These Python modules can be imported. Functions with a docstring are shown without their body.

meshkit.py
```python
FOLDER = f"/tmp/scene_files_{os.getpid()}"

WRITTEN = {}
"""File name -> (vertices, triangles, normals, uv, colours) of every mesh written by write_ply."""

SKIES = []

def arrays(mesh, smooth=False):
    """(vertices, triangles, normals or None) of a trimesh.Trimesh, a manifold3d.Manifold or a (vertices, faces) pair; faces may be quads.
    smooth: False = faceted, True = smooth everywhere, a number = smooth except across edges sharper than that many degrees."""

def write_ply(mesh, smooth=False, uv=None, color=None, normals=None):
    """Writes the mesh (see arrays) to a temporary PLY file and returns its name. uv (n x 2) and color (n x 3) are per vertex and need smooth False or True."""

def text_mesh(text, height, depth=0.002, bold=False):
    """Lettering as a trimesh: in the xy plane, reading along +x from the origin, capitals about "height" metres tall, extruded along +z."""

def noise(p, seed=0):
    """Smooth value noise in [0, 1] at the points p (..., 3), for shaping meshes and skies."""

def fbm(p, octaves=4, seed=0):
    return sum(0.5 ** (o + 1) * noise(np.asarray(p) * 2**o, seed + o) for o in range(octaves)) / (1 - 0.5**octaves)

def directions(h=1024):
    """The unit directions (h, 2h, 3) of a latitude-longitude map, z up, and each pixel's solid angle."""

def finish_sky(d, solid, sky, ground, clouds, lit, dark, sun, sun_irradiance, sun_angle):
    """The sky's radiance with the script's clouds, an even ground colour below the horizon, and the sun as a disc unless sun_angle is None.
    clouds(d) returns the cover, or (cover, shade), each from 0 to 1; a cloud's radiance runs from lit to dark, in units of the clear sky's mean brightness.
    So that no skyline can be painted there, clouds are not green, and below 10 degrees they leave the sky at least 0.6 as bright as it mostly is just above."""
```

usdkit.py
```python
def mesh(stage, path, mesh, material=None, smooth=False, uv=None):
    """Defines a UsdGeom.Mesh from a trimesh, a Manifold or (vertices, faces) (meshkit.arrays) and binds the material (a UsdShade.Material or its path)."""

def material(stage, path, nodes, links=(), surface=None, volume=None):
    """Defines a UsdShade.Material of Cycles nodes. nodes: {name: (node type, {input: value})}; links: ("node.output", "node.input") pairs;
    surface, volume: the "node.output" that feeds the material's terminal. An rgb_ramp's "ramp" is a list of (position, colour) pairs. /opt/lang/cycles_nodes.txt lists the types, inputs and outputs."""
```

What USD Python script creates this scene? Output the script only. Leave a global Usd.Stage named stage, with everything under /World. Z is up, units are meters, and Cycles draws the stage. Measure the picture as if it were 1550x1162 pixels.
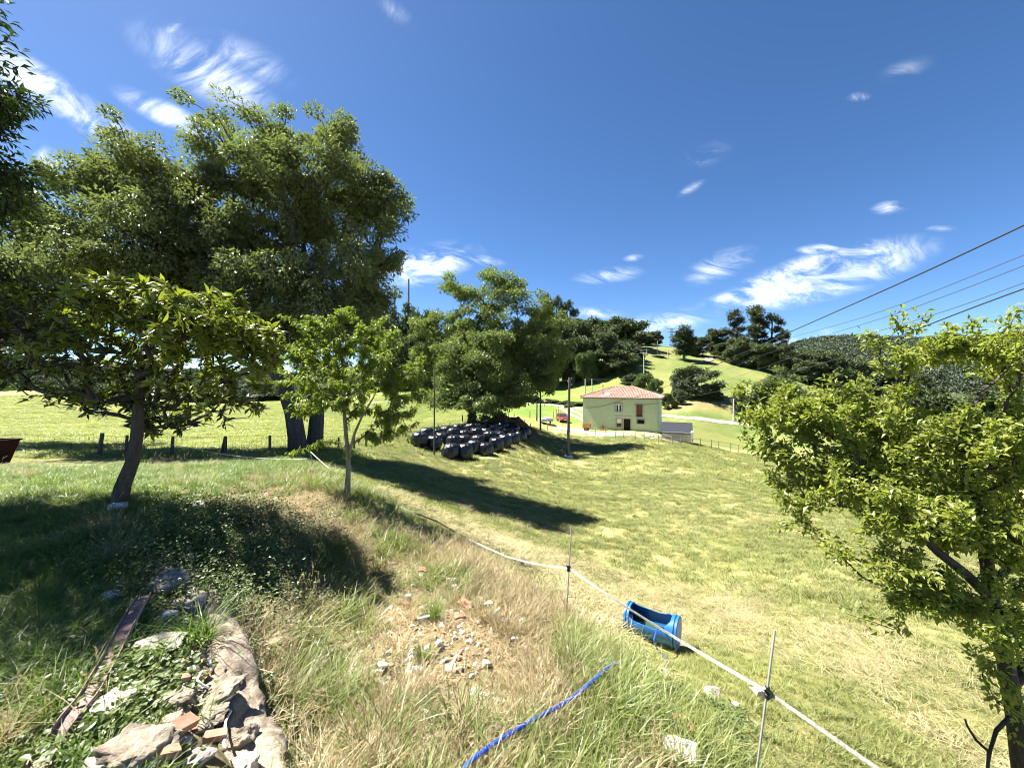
import math, numpy as np, trimesh, usdkit, meshkit
from pxr import Usd, UsdGeom, UsdLux, UsdShade, Gf, Sdf, Vt
from scipy.interpolate import RBFInterpolator
from scipy.ndimage import map_coordinates
import manifold3d as m3

stage = Usd.Stage.CreateInMemory()
UsdGeom.SetStageUpAxis(stage, 'Z'); UsdGeom.SetStageMetersPerUnit(stage, 1.0)
UsdGeom.Xform.Define(stage, '/World'); UsdGeom.Scope.Define(stage, '/World/Looks')

# ------------------------------------------------------------------ camera
CZ = 7.5                 # eye height above the house yard
F = 600.0                # focal length in pixels of a 1550 wide picture (ultra wide phone lens)
cam = UsdGeom.Camera.Define(stage, '/World/camera')
cam.CreateHorizontalApertureAttr(36.0); cam.CreateFocalLengthAttr(36.0 * F / 1550)
cam.CreateClippingRangeAttr(Gf.Vec2f(0.05, 20000)); cam.CreateFStopAttr(0.0)
x = UsdGeom.Xformable(cam); x.AddTranslateOp().Set(Gf.Vec3d(0, 0, CZ)); x.AddRotateXOp().Set(90.0)
EXPOSURE = 2.18
cam.CreateExposureAttr(EXPOSURE)

# ------------------------------------------------------------------ sun and sky
SUN_AZ, SUN_EL = math.atan2(-0.94, 0.34), math.radians(58)
SUN = np.array([math.sin(SUN_AZ) * math.cos(SUN_EL), math.cos(SUN_AZ) * math.cos(SUN_EL), math.sin(SUN_EL)])
SUN_I, SKY_S = 1.25, 0.05
sun = UsdLux.DistantLight.Define(stage, '/World/sun')
sun.CreateIntensityAttr(SUN_I); sun.CreateAngleAttr(0.53); sun.CreateNormalizeAttr(True); sun.CreateColorAttr(Gf.Vec3f(1.0, 0.95, 0.86))
zax = SUN; xax = np.cross([0, 0, 1], zax); xax /= np.linalg.norm(xax); yax = np.cross(zax, xax)
mtx = Gf.Matrix4d(*xax, 0, *yax, 0, *zax, 0, 0, 0, 0, 1)
UsdGeom.Xformable(sun).AddTransformOp().Set(mtx)

CLOUD = (8.6, 8.9, 9.4); SKY_SAT = 1.16; SKY_HUE = 0.5
def sky_material():
    N = {'geo': ('texture_coordinate', {}),
         'sky': ('sky_texture', {'sky_type': 'single_scattering', 'sun_disc': False, 'sun_elevation': SUN_EL, 'sun_rotation': SUN_AZ,
                                 'altitude': 300.0, 'air_density': 0.59, 'aerosol_density': 0.3, 'ozone_density': 3.2})}
    L = []
    # two streaky noise fields over the dome, then patches of cirrus
    for k, (rot, sc) in {'l': ((0, math.radians(31), 0), (2.2, 5.0, 9.0)), 'r': ((0, math.radians(-16), 0), (3.0, 5.4, 8.6))}.items():
        N['map' + k] = ('mapping', {'mapping_type': 'point', 'rotation': rot, 'scale': (1, 1, 1)})
        N['mas' + k] = ('mapping', {'mapping_type': 'point', 'scale': sc, 'location': (3.1, 1.7, 0.4)})
        N['noi' + k] = ('noise_texture', {'scale': 2.4, 'detail': 7.0, 'roughness': 0.68, 'distortion': 1.1})
        L += [('geo.generated', 'map%s.vector' % k), ('map%s.vector' % k, 'mas%s.vector' % k), ('mas%s.vector' % k, 'noi%s.vector' % k)]
    # px, py, half length, half width (pixels of the photo), rise angle, strength, noise field
    C = [(70, 135, 190, 34, -33, .95, 'l'), (150, 190, 90, 22, -33, .8, 'l'), (252, 173, 66, 22, -24, 1.0, 'l'), (318, 112, 105, 48, -28, .72, 'l'), (262, 42, 26, 8, 40, .5, 'l'),
         (372, 92, 80, 34, -20, .45, 'l'), (62, 240, 62, 26, -25, .85, 'l'), (-10, 286, 60, 14, -15, .8, 'l'), (645, 400, 100, 34, 12, 1.05, 'r'), (715, 392, 60, 12, -10, .7, 'r'),
         (600, 20, 40, 16, -35, .35, 'l'), (1235, 420, 140, 42, 15, 1.5, 'r'), (1135, 445, 90, 18, 14, .85, 'r'), (1090, 402, 62, 26, 22, .7, 'r'), (1242, 377, 36, 10, 2, .9, 'r'), (920, 417, 62, 15, 6, .65, 'r'),
         (1347, 314, 26, 12, 5, .85, 'r'), (1065, 236, 48, 22, 15, .3, 'r'), (1010, 487, 90, 22, 8, .75, 'r'), (895, 474, 60, 12, -3, .6, 'r'), (1205, 515, 60, 14, 12, .8, 'r'),
         (1300, 147, 18, 8, 0, .6, 'r'), (1045, 286, 26, 9, 30, .4, 'r'), (1425, 346, 20, 6, 0, .55, 'r'), (960, 390, 20, 7, 5, .5, 'r'), (1370, 105, 40, 18, 15, .25, 'r'), (1355, 377, 18, 6, 10, .6, 'r')]
    prev = {}
    for i, (px, py, hl, hw, ang, st, k) in enumerate(C):
        c = np.array([(px - 775) / F, 1.0, -(py - 581) / F]); n = np.linalg.norm(c); c /= n
        a = np.array([math.cos(math.radians(ang)), 0, math.sin(math.radians(ang))]); a -= c * (a @ c); a /= np.linalg.norm(a)
        b = np.cross(a, c); kx = F * n
        for nm, v in (('a', a * kx / hl), ('b', b * kx / hw), ('c', c)):
            N[f'd{nm}{i}'] = ('vector_math', {'math_type': 'dot_product', 'vector2': tuple(v)}); L.append(('geo.generated', f'd{nm}{i}.vector1'))
        N[f'z{i}'] = ('math', {'math_type': 'subtract', 'value1': 1.0}); L.append((f'dc{i}.value', f'z{i}.value2'))
        N[f'p{i}'] = ('combine_xyz', {}); L += [(f'da{i}.value', f'p{i}.x'), (f'db{i}.value', f'p{i}.y'), (f'z{i}.value', f'p{i}.z')]
        N[f'g{i}'] = ('gradient_texture', {'gradient_type': 'spherical'}); L.append((f'p{i}.vector', f'g{i}.vector'))
        N[f'm{i}'] = ('math', {'math_type': 'multiply', 'value2': st}); L.append((f'g{i}.fac', f'm{i}.value1'))
        if k in prev:
            N[f'x{i}'] = ('math', {'math_type': 'maximum'}); L += [(f'm{i}.value', f'x{i}.value1'), (prev[k], f'x{i}.value2')]; prev[k] = f'x{i}.value'
        else:
            prev[k] = f'm{i}.value'
    for k in 'lr':
        N['co' + k] = ('map_range', {'range_type': 'smoothstep', 'from_min': 0.37, 'from_max': 0.76, 'to_min': 0.0, 'to_max': 1.0, 'clamp': True}); L.append((f'noi{k}.fac', f'co{k}.value'))
        N['mr' + k] = ('map_range', {'range_type': 'smoothstep', 'from_min': 0.0, 'from_max': 0.75, 'to_min': 0.0, 'to_max': 1.0, 'clamp': True}); L.append((prev[k], f'mr{k}.value'))
        N['mu' + k] = ('math', {'math_type': 'multiply'}); L += [(f'co{k}.result', f'mu{k}.value1'), (f'mr{k}.result', f'mu{k}.value2')]
    N['cov'] = ('math', {'math_type': 'maximum'}); L += [('mul.value', 'cov.value1'), ('mur.value', 'cov.value2')]
    N['mix'] = ('mix_color', {'b': CLOUD}); L += [('cov.value', 'mix.fac'), ('hs.color', 'mix.a')]
    N['hs'] = ('hsv', {'saturation': SKY_SAT, 'value': 1.0, 'hue': SKY_HUE}); L.append(('sky.color', 'hs.color'))
    N['bg'] = ('background_shader', {'strength': SKY_S}); L.append(('mix.result', 'bg.color'))
    return usdkit.material(stage, '/World/Looks/sky_air', N, L, surface='bg.background')

dome = UsdLux.DomeLight.Define(stage, '/World/sky')
dome.GetPrim().SetCustomDataByKey('label', 'deep blue summer sky with thin streaks of cirrus cloud')
dome.GetPrim().SetCustomDataByKey('category', 'sky'); dome.GetPrim().SetCustomDataByKey('kind', 'structure')
UsdShade.MaterialBindingAPI.Apply(dome.GetPrim()).Bind(sky_material())

# ------------------------------------------------------------------ helpers
names = {}
def numbered(path):
    n = names.get(path, 0); names[path] = n + 1
    return path if n == 0 else f'{path}_{n:03d}'
def tag(o, label=None, cat=None, group=None, kind=None):
    o = o.GetPrim() if hasattr(o, 'GetPrim') else o
    for k, v in (('label', label), ('category', cat), ('group', group), ('kind', kind)):
        if v: o.SetCustomDataByKey(k, v)
    return o
def thing(name, label, cat, loc=(0, 0, 0), rotz=0, scale=None, group=None):
    xf = UsdGeom.Xform.Define(stage, numbered('/World/' + name))
    xf.AddTranslateOp().Set(Gf.Vec3d(*map(float, loc))); xf.AddRotateZOp().Set(float(math.degrees(rotz)))
    if scale is not None: xf.AddScaleOp().Set(Gf.Vec3f(*map(float, np.broadcast_to(scale, 3))))
    return tag(xf, label, cat, group)
def obj(name, mesh, material, parent=None, smooth=False, **kw):
    base = str(parent.GetPath()) if parent is not None else '/World'
    o = usdkit.mesh(stage, numbered(base + '/' + name), mesh, '/World/Looks/' + material, smooth)
    if kw: tag(o, **kw)
    return o.GetPrim()
def dup(src, loc, rotz=0, scale=None, label=None, group=None):
    was = src.GetCustomData(); nm = src.GetName()
    nm = nm[:-4] if nm[-4:-3] == '_' and nm[-3:].isdigit() else nm
    r = thing(nm, label or was['label'], was['category'], loc, rotz, scale, group or was.get('group'))
    r.GetReferences().AddInternalReference(src.GetPath())
    r.SetInstanceable(True)
    return r
def cat(ms):
    ms = [m for m in ms if m is not None]
    vs, fs, n = [], [], 0
    for m in ms:
        v, f = (np.asarray(m.vertices), np.asarray(m.faces)) if hasattr(m, 'faces') else (np.asarray(m[0]), np.asarray(m[1]))
        if f.shape[1] == 4: f = np.vstack([f[:, [0, 1, 2]], f[:, [0, 2, 3]]])
        vs.append(v); fs.append(f + n); n += len(v)
    return np.vstack(vs), np.vstack(fs)
def box(sx, sy, sz, c=(0, 0, 0), rz=0, rx=0, ry=0, bev=0.0):
    if bev:
        b = m3.Manifold.batch_hull([m3.Manifold.cube((sx - 2 * bev if k == 0 else sx, sy - 2 * bev if k == 1 else sy, sz - 2 * bev if k == 2 else sz), True) for k in range(3)]) if False else None
        q = [m3.Manifold.cube(tuple(s - (2 * bev if j != k else 0) for j, s in enumerate((sx, sy, sz))), True) for k in range(3)]
        mm = m3.Manifold.batch_hull(q).to_mesh(); m = trimesh.Trimesh(mm.vert_properties[:, :3], mm.tri_verts, process=False)
    else: m = trimesh.creation.box((sx, sy, sz))
    T = trimesh.transformations.euler_matrix(rx, ry, rz); T[:3, 3] = c; m.apply_transform(T)
    return m
def tube(pts, rad, n=6, cap=True):
    """A tube along points; rad a number or one per point."""
    p = np.asarray(pts, float); k = len(p); r = np.broadcast_to(rad, k)
    t = np.gradient(p, axis=0); t /= np.maximum(np.linalg.norm(t, axis=1, keepdims=True), 1e-9)
    ref = np.array([0.31, 0.23, 0.92]) if abs(t[:, 2]).mean() < 0.8 else np.array([0.93, 0.31, 0.2])
    a = np.cross(t, ref); a /= np.maximum(np.linalg.norm(a, axis=1, keepdims=True), 1e-9); b = np.cross(t, a)
    ang = np.arange(n) / n * 2 * math.pi
    v = (p[:, None] + r[:, None, None] * (np.cos(ang)[None, :, None] * a[:, None] + np.sin(ang)[None, :, None] * b[:, None])).reshape(-1, 3)
    i, j = np.meshgrid(np.arange(k - 1), np.arange(n), indexing='ij'); j2 = (j + 1) % n
    f = np.stack([i * n + j, (i + 1) * n + j, (i + 1) * n + j2, i * n + j2], -1).reshape(-1, 4)
    f = np.vstack([f[:, [0, 1, 2]], f[:, [0, 2, 3]]])
    if cap:
        v = np.vstack([v, p[:1], p[-1:]]); e = len(v)
        f = np.vstack([f, [[e - 2, q, (q + 1) % n] for q in range(n)], [[e - 1, (k - 1) * n + (q + 1) % n, (k - 1) * n + q] for q in range(n)]])
    return v, f
def spline(pts, n):
    p = np.asarray(pts, float); d = np.concatenate([[0], np.cumsum(np.linalg.norm(np.diff(p, axis=0), axis=1))])
    from scipy.interpolate import PchipInterpolator
    return PchipInterpolator(d, p)(np.linspace(0, d[-1], n))
def P(px, py, D):
    return np.array([(px - 775) / F * D, D, CZ - (py - 581) / F * D])

# ------------------------------------------------------------------ materials
def mat(name, ramp, scale=6.0, rough=0.8, bump=0.0, bscale=None, detail=5.0, spec=0.3, island=0.0, metallic=0.0, obj_rand=0.0, stretch=None, coord='geo.position'):
    """noise ramp on a principled surface; island = value variation per loose piece, obj_rand = per copy."""
    N = {'geo': ('geometry', {}), 'tc': ('texture_coordinate', {}), 'map': ('mapping', {'scale': stretch or (1, 1, 1)}),
         'no': ('noise_texture', {'scale': scale, 'detail': detail, 'roughness': 0.6}), 'ra': ('rgb_ramp', {'ramp': ramp}),
         'p': ('principled_bsdf', {'roughness': rough, 'specular_ior_level': spec, 'metallic': metallic})}
    L = [(coord, 'map.vector'), ('map.vector', 'no.vector'), ('no.fac', 'ra.fac')]
    col = 'ra.color'
    for k, (src, amt) in {'i': ('geo.random_per_island', island), 'o': ('oi.random', obj_rand)}.items():
        if amt:
            if k == 'o': N['oi'] = ('object_info', {})
            N['r' + k] = ('map_range', {'from_min': 0.0, 'from_max': 1.0, 'to_min': 1 - amt, 'to_max': 1 + amt})
            N['h' + k] = ('hsv', {'hue': 0.5, 'saturation': 1.0})
            L += [(src, f'r{k}.value'), (f'r{k}.result', f'h{k}.value'), (col, f'h{k}.color')]; col = f'h{k}.color'
    L.append((col, 'p.base_color'))
    if bump:
        N['bn'] = ('noise_texture', {'scale': bscale or scale * 3, 'detail': 6.0, 'roughness': 0.65}); N['bu'] = ('bump', {'strength': 1.0, 'distance': bump})
        L += [('map.vector', 'bn.vector'), ('bn.fac', 'bu.height'), ('bu.normal', 'p.normal')]
    return usdkit.material(stage, '/World/Looks/' + name, N, L, surface='p.BSDF')
def leafmat(name, ramp, trans=0.35, rough=0.45, tcol=(1.0, 1.15, 0.45), nscale=0.5, var=0.3, spec=0.4, backtint=None):
    """leaf: colour per leaf from a ramp (mixed with a broad noise), some light passing through."""
    N = {'geo': ('geometry', {}), 'oi': ('object_info', {}), 'no': ('noise_texture', {'scale': nscale, 'detail': 2.0}),
         'mx': ('mix_float', {'fac': 0.4}), 'ra': ('rgb_ramp', {'ramp': ramp}), 'ob': ('map_range', {'to_min': 1 - var * .5, 'to_max': 1 + var * .5}), 'h': ('hsv', {'hue': 0.5, 'saturation': 1.0}),
         'p': ('principled_bsdf', {'roughness': rough, 'specular_ior_level': spec}), 't': ('translucent_bsdf', {}), 'tm': ('mix_color', {'blend_type': 'multiply', 'fac': 1.0, 'b': tcol, 'use_clamp': False}),
         'm': ('mix_closure', {'fac': trans})}
    L = [('geo.position', 'no.vector'), ('geo.random_per_island', 'mx.a'), ('no.fac', 'mx.b'), ('mx.result', 'ra.fac'), ('oi.random', 'ob.value'), ('ob.result', 'h.value'), ('ra.color', 'h.color'),
         ('h.color', 'p.base_color'), ('h.color', 'tm.a'), ('tm.result', 't.color'), ('p.BSDF', 'm.closure1'), ('t.BSDF', 'm.closure2')]
    return usdkit.material(stage, '/World/Looks/' + name, N, L, surface='m.closure')
def flat(name, c, rough=0.6, spec=0.4, metallic=0.0):
    return mat(name, [(0.3, tuple(0.9 * np.array(c))), (0.7, tuple(1.08 * np.array(c)))], 3.0, rough, spec=spec, metallic=metallic)

# ------------------------------------------------------------------ terrain
CTRL = [  # photo pixel, distance: points of the ground read from the photograph
 (175,760,6.5),(100,800,5.6),(100,950,3.3),(100,1150,2.1),(0,1000,2.9),(250,850,4.6),(330,1000,2.85),(300,1120,2.2),(210,1120,2.1),(392,1010,3.35),(395,1130,2.7),(385,880,4.75),
 (450,800,6.6),(400,740,8.8),(300,720,10),(100,710,12),(0,702,14),(-300,720,10),(450,702,14),(525,745,9),(600,900,5.2),(560,1000,3.8),(500,1150,2.6),(700,1150,2.7),(900,1150,2.85),(1000,1150,2.95),
 (1150,1217,2.95),(857,936,5.4),(740,850,6.9),(640,800,8.6),(990,985,6.6),(920,940,7.2),(1100,1060,4.4),(1250,1110,4.2),(1400,1160,4.2),(1500,1010,6.5),(1300,900,9.6),(1100,900,10.5),(1000,800,17.5),(1250,800,16),(800,800,15.5),
 (700,760,17.5),(620,720,21),(690,693,31),(150,690,19.5),(300,690,19.5),(408,690,20),(0,690,19),(455,684,22),(575,674,28),(640,660,38),(200,662,32),(200,632,70),(200,602,140),(0,601,150),(400,608,140),(550,612,120),
 (660,632,75),(720,641,48),(780,652,45),(860,693,39),(830,652,58),(780,609,98),(830,612,96),(855,619,88),(880,640,70),(893,649,65),(998,656,60.5),(1040,662,62),(950,672,47),(1077,681,49),(1150,690,50),(1005,630,86),(1084,638,82),
 (1130,644,82),(1100,700,38),(1300,720,38),(1500,760,38),(1050,612,92),(1100,590,106),(1050,560,130),(1000,545,142),(980,520,178),(1020,526,180),(940,521,178),(965,521.5,179),(1045,533,172),(1130,562,132),(1200,582,122),(1260,592,128),(1100,546,150),(900,575,125),(850,592,118),
 (850,566,150),(800,578,150),(700,592,150),(900,515,220),(700,540,230),(600,565,230),(1300,604,140),(1400,622,140),(1500,640,150),(1150,545,165),(1250,570,175),(1400,590,240),(1100,545,260),(1000,545,260),(500,595,240),(200,640,240),(0,650,240),(760,690,33),(560,705,22),(1550,900,11)]
cp = np.array([P(*c) for c in CTRL])
extra = []
for az, r, z in [(-90, 6, 5.3), (-90, 40, 4.0), (-90, 200, 0), (-130, 6, 5.2), (180, 4, 5.4), (180, 30, 5), (130, 6, 3.8), (90, 5, 3.2), (90, 20, 1.0), (90, 60, -2), (90, 200, -14), (130, 100, 0), (-130, 100, 3), (180, 150, 4),
                 (0, 1.0, 5.2), (-40, 1.0, 5.5), (40, 1.2, 4.7), (0, 420, -5), (30, 420, -12), (-30, 420, -22), (-60, 420, -22), (60, 420, -20), (-65, 250, -14), (0, 1100, -15), (60, 1100, -15), (-60, 1100, -15), (120, 1100, -15), (-120, 1100, -15), (180, 1100, -10), (75, 30, 0), (-75, 20, 4.0)]:
    extra.append([r * math.sin(math.radians(az)), r * math.cos(math.radians(az)), z])
cp = np.vstack([cp, extra])
def warp(xy):
    r = np.linalg.norm(xy, axis=-1, keepdims=True); return xy / np.maximum(r, 1e-6) * np.arcsinh(r / 2.0)
rbf = RBFInterpolator(warp(cp[:, :2]), cp[:, 2] / (2.0 + 0.02 * np.linalg.norm(cp[:, :2], axis=1)), kernel='thin_plate_spline', smoothing=0.0015)
def rise_raw(x, y):
    q = np.stack([x, y], -1).reshape(-1, 2); r = np.linalg.norm(q, axis=1)
    z = rbf(warp(q)) * (2.0 + 0.02 * r)
    p3 = np.column_stack([q, np.zeros(len(q))])
    amp = np.clip((r - 1) / 4, 0.2, 1)
    z = z + amp * 0.16 * (meshkit.fbm(p3 * 0.9, 3, 3) - .5) + 0.05 * (meshkit.fbm(p3 * 4.0, 3, 5) - .5) * np.exp(-r / 14) + np.clip((r - 30) / 60, 0, 1) * 0.9 * (meshkit.fbm(p3 * 0.07, 3, 9) - .5)
    return z.reshape(np.shape(x))
TH = np.concatenate([np.radians(np.linspace(-180, -64, 50)[:-1]), np.radians(np.linspace(-64, 64, 380)), np.radians(np.linspace(64, 180, 50)[1:])])
LR = np.linspace(math.log(0.7), math.log(1500), 270)
gt, gl = np.meshgrid(TH, LR, indexing='xy')
GX, GY = np.exp(gl) * np.sin(gt), np.exp(gl) * np.cos(gt)
GZ = rise_raw(GX, GY); GZ[:, -1] = GZ[:, 0]
def ground(x, y):
    x, y = np.asarray(x, float), np.asarray(y, float); r = np.clip(np.hypot(x, y), 0.7, 1499)
    ci = np.interp(np.arctan2(x, y), TH, np.arange(len(TH))); ri = (np.log(r) - LR[0]) / (LR[1] - LR[0])
    return map_coordinates(GZ, [np.ravel(ri), np.ravel(ci)], order=1, mode='nearest').reshape(np.shape(ci))
def G(px, py, lo=1.2, hi=400):
    """The point of the ground that the photograph shows at a pixel."""
    D = np.exp(np.linspace(math.log(lo), math.log(hi), 3000)); q = P(px, py, D)
    below = q[2] < ground(q[0], q[1]); k = int(np.argmax(below)) if below.any() else 2999
    return np.array([q[0][k], q[1][k], ground(q[0][k], q[1][k])])
def on(x, y, dz=0.0): return np.array([x, y, float(ground(x, y)) + dz])
# ------------------------------------------------------------------ ground surface
def gauss(x, y, c, r): return np.exp(-((x - c[0]) ** 2 + (y - c[1]) ** 2) / r ** 2)
TAPE_X = np.array([[-4, 6.5], [0, 3.4], [2.95, 1.85], [5.4, 0.72], [7.0, -0.7], [8.5, -1.7], [10.5, -4.2], [14, -7.1], [17, -11], [19.5, -16], [24, -16]])
def field_side(x, y):
    """> 0 on the mown pasture beyond the electric tape, < 0 in the rough ground before it (metres)."""
    s = x - np.interp(y, TAPE_X[:, 0], TAPE_X[:, 1]); return np.where(y > 17.5, 3.0, s)
def sstep(a, b, t): t = np.clip((t - a) / (b - a), 0, 1); return t * t * (3 - 2 * t)
DRY = [(G(600, 880), 1.5), (G(640, 960), 1.2), (G(560, 1000), 1.0), (G(720, 940), 1.1), (G(450, 755), 1.6), (G(380, 745), 1.0), (G(540, 830), 1.2), (G(700, 1090), .6), (G(480, 1080), .5), (G(640, 1060), .7)]
BUSHY = [(G(340, 800), .9), (G(370, 850), .8), (G(310, 870), .7), (G(400, 790), .8), (G(395, 930), .45)]
def dryness(x, y): return np.clip(sum(gauss(x, y, c, r) for c, r in DRY), 0, 1)
def bushiness(x, y): return np.clip(sum(gauss(x, y, c, r) for c, r in BUSHY), 0, 1)
def tint(x, y):
    n1 = meshkit.fbm(np.stack([x * .22, y * .22, x * 0], -1), 4, 11); n2 = meshkit.fbm(np.stack([x * .05, y * .05, x * 0], -1), 3, 17)
    r = np.hypot(x, y); az = np.degrees(np.arctan2(x, y))
    C = lambda *c: np.array(c)
    mixf = lambda a, b, t: a * (1 - t[..., None]) + b * t[..., None]
    one = np.ones_like(x)
    field = mixf(C(.22, .22, .08), C(.37, .325, .16), sstep(.36, .64, n1 * .75 + n2 * .25 + .10 * np.exp(-r / 10)))
    left = mixf(C(.26, .285, .085), C(.36, .345, .135), sstep(.35, .65, n1))
    c = mixf(field, left, sstep(-6, -22, x - .0 * y) * sstep(14, 22, y))
    hill = mixf(C(.125, .155, .05), C(.195, .20, .078), sstep(.35, .65, n2 * .6 + n1 * .4))
    c = mixf(c, hill, sstep(84, 100, y) * sstep(22, 40, x))
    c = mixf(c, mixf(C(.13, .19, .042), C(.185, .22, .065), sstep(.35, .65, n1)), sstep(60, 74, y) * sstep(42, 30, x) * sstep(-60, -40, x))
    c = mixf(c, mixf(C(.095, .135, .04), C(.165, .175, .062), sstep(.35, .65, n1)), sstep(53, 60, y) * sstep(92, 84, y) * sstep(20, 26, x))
    b1, b2 = P(1050, 613, 92), P(1100, 600, 100)   # bare earth bank above the lane
    c = mixf(c, C(.22, .17, .09) * one[..., None], np.clip(.85 * sstep(4.2, 1.5, np.abs((y - 92) - .25 * (x - 42))) * sstep(28, 34, x) * sstep(70, 56, x) * sstep(.3, .55, n1 + .1), 0, 1))
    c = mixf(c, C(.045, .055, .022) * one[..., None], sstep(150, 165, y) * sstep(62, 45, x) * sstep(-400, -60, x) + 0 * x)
    c = mixf(c, C(.06, .08, .03) * one[..., None], sstep(190, 240, r))
    rough = sstep(.6, -.5, field_side(x, y) + 1.0 * (n1 - .5)) * sstep(20, 17, y) * sstep(-19.5, -17, -y)
    green = mixf(C(.095, .12, .04), C(.20, .19, .085), sstep(.4, .62, n1))
    d = dryness(x, y)
    rg = mixf(green, C(.25, .185, .115) * one[..., None], d)
    c = mixf(c, rg, rough)
    w = np.clip(gauss(x, y, G(250, 1050), .9) + gauss(x, y, G(330, 1020), .35) + .7 * gauss(x, y, G(250, 900), .5), 0, 1)
    c = mixf(c, C(.20, .165, .115) * one[..., None], .8 * w)
    heap = gauss(x, y, G(830, 670), 4) * .0 + .8 * gauss(x, y, G(790, 672), 2.5)
    c = mixf(c, C(.16, .11, .075) * one[..., None], np.clip(heap, 0, 1))
    return c
def ground_material():
    N = {'at': ('attribute', {'attribute': 'tint'}), 'geo': ('geometry', {}),
         'n1': ('noise_texture', {'scale': 7.0, 'detail': 8.0, 'roughness': 0.7}), 'n2': ('noise_texture', {'scale': 0.9, 'detail': 4.0, 'roughness': 0.6}),
         'r1': ('rgb_ramp', {'ramp': [(0.25, (.30, .34, .26)), (0.46, (.85, .88, .8)), (0.62, (1.15, 1.1, 1.0)), (0.8, (1.5, 1.35, 1.2))]}),
         'r2': ('rgb_ramp', {'ramp': [(0.3, (.84, .92, .82)), (0.55, (1.0, 1.0, 1.0)), (0.75, (1.1, 1.06, 1.03))]}),
         'm1': ('mix_color', {'blend_type': 'multiply', 'fac': 1.0, 'use_clamp': False}), 'm2': ('mix_color', {'blend_type': 'multiply', 'fac': 1.0, 'use_clamp': False}),
         'bu': ('bump', {'strength': 1.0, 'distance': 0.11}), 'p': ('principled_bsdf', {'roughness': 0.95, 'specular_ior_level': 0.1})}
    L = [('geo.position', 'n1.vector'), ('geo.position', 'n2.vector'), ('n1.fac', 'r1.fac'), ('n2.fac', 'r2.fac'), ('at.color', 'm1.a'), ('r1.color', 'm1.b'), ('m1.result', 'm2.a'), ('r2.color', 'm2.b'),
         ('m2.result', 'p.base_color'), ('n1.fac', 'bu.height'), ('bu.normal', 'p.normal')]
    return usdkit.material(stage, '/World/Looks/turf', N, L, surface='p.BSDF')
ground_material()
nr, nc = GX.shape
V = np.stack([GX, GY, GZ], -1).reshape(-1, 3)
i, j = np.meshgrid(np.arange(nr - 1), np.arange(nc - 1), indexing='ij'); a = i * nc + j
FQ = np.stack([a, a + 1, a + nc + 1, a + nc], -1).reshape(-1, 4)
c0 = len(V); V2 = np.vstack([V, [[0, 0, GZ[0].mean()]]])
tri = np.vstack([FQ[:, [0, 2, 1]], FQ[:, [0, 3, 2]], np.column_stack([np.full(nc - 1, c0), np.arange(1, nc), np.arange(nc - 1)])])
go = obj('ground', (V2, tri), 'turf', smooth=True)
tag(go, 'rolling pasture land with mown straw-yellow field, rough foreground and hillside', 'ground', kind='structure')
UsdGeom.PrimvarsAPI(go).CreatePrimvar('tint', Sdf.ValueTypeNames.Color3fArray, 'vertex').Set(Vt.Vec3fArray.FromNumpy(np.vstack([tint(GX, GY).reshape(-1, 3), [[.1, .1, .05]]]).astype(np.float32)))

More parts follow.
